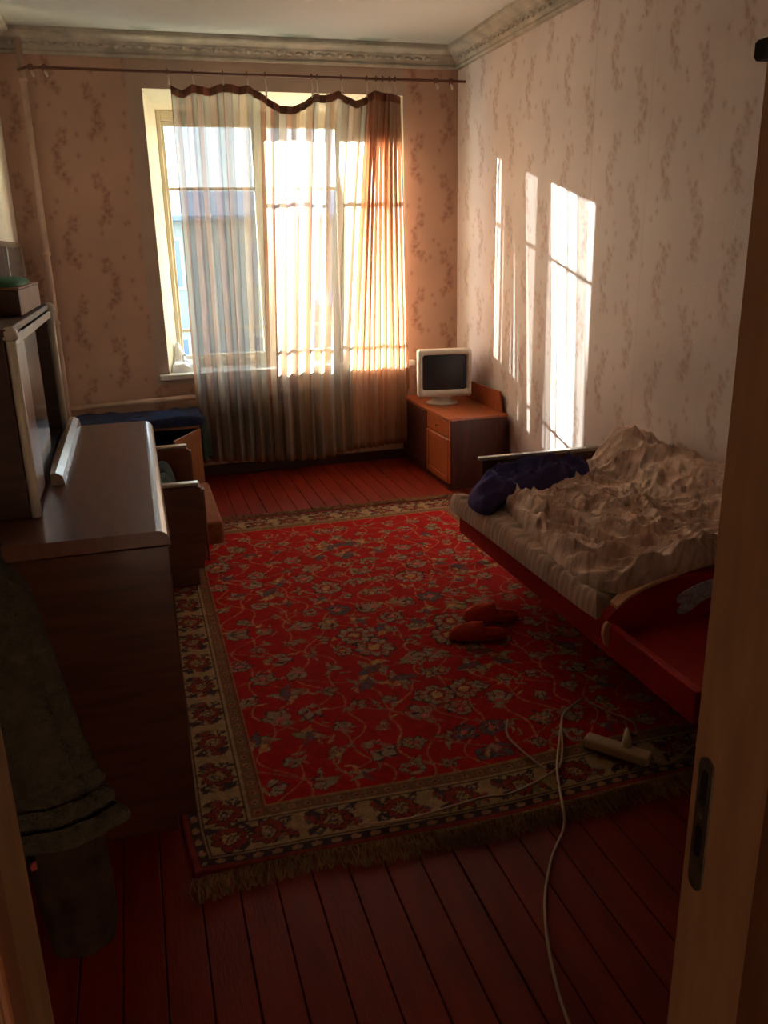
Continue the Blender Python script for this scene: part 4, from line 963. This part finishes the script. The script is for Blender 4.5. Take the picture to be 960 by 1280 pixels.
bm = bmesh.new(); tube(bm, [(DX1-0.0035, 0.722, 0.931), (DX1-0.005, 0.722, 0.931)], 0.004, 8); obj('screw', bm, 'steel', sp_, True)
bm = bmesh.new(); box(bm, DX1-0.017, DX1+0.0, 0.728, 0.748, 1.762, 1.780, 0.003, 1); tag(obj('latch_catch', bm, 'dark', dj), 'small dark metal catch', None)
lf = thing('door_leaf', 'tan door leaf standing open against the left side of the doorway', 'door', (DX0-0.02, NW1+0.01, 0))
mt = Matrix.Translation((DX0-0.036, NW1+0.012, 0)) @ Matrix.Rotation(math.radians(132), 4, 'Z')
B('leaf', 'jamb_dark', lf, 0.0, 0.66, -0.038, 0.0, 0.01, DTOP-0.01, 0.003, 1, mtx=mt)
bm = bmesh.new(); tube(bm, [(DX0-0.02, 0.80, 1.50), (DX0-0.01, 0.83, 1.49), (DX0-0.005, 0.85, 1.51)], 0.004, 8); hk = obj('coat_hook', bm, 'steel', lf, True)
# fleece jacket
def body(u, v, tabz, tabr, tabl, yc, ty, seed, ribs=None):
    th = u*2*PI; z = tabz[0]+(tabz[-1]-tabz[0])*v
    o_ = np.argsort(tabz); zz = np.array(tabz)[o_]; rr = np.array(tabr)[o_]; ll = np.array(tabl)[o_]
    xr = np.interp(z, zz, rr); xl = np.interp(z, zz, ll); cx = (xr+xl)/2; hw = (xr-xl)/2
    fold = 1+0.05*np.sin(th*5+seed)*(0.3+v)+0.03*np.sin(th*11+z*9)
    if ribs is not None: fold = fold+ribs(z)
    tpr = np.sqrt(np.clip(1-np.clip((v-0.985)/0.015, 0, 1)**2, 0.02, 1))
    x = cx+hw*np.cos(th)*np.where(np.cos(th) > 0, 1, 1)*fold*tpr; y = yc+ty*np.sin(th)*fold*tpr
    return x, y, z
jk = thing('fleece_jacket', 'grey-green fleece jacket with a ribbed hem hanging at the left doorway edge', 'jacket', (-0.15, 0.86, 1.0))
jz = [1.52, 1.40, 1.307, 1.279, 1.167, 1.076, 1.062, 1.055, 1.010, 0.984]; jr_ = [-0.165, -0.16, -0.152, -0.133, -0.114, -0.097, -0.092, -0.099, -0.088, -0.080]; jl = [-0.21, -0.23, -0.24, -0.245, -0.25, -0.25, -0.25, -0.244, -0.244, -0.244]
gridmesh('jacket_body', 'jacket', jk, 60, 110, lambda u, v: (lambda q: (q[0], 0.865+(q[1]-0.865)*np.where(q[2] < 1.057, 0.86, 1.0), q[2]))(body(u, v, jz, jr_, jl, 0.865, 0.030, 1.0)))
zt = 1.054
for k, (z1_, z0_, xr_) in enumerate(((1.059, 1.037, -0.086), (1.033, 1.011, -0.079), (1.0075, 0.980, -0.067))):
    zz = [z1_, (z1_+z0_)/2, z0_]; rr_ = [xr_-0.004, xr_, xr_+0.001]; ll_ = [-0.25]*3
    gridmesh('ribbed_band', 'jacket', jk, 60, 12, lambda u, v: body(u, v, zz, rr_, ll_, 0.865, 0.030+0.003*k, 1.0+k*0.1, lambda z: 0.13*np.sqrt(np.clip(1-((z-(z1_+z0_)/2)/((z1_-z0_)/2+0.001))**2, 0, 1))-0.13))
trs = gridmesh('hanging_trousers', 'trousers', None, 60, 40, lambda u, v: body(u, v, [1.05, 0.97, 0.937, 0.848, 0.815], [-0.10, -0.098, -0.093, -0.093, -0.102], [-0.175, -0.178, -0.178, -0.168, -0.165], 0.868, 0.022, 2.0))
tag(trs, 'dark brown trouser leg hanging below the ribbed fleece hem', 'trousers')
bt = T('pink_toggle', 'redcloth', None, [(-0.168, 0.845, 0.965), (-0.1675, 0.843, 0.956)], 0.0035, 8); tag(bt, 'tiny pinkish toggle dangling under the fleece jacket hem', 'toggle')
tag(rc, 'small red cloth inside the open cabinet at the back wall', 'cloth')
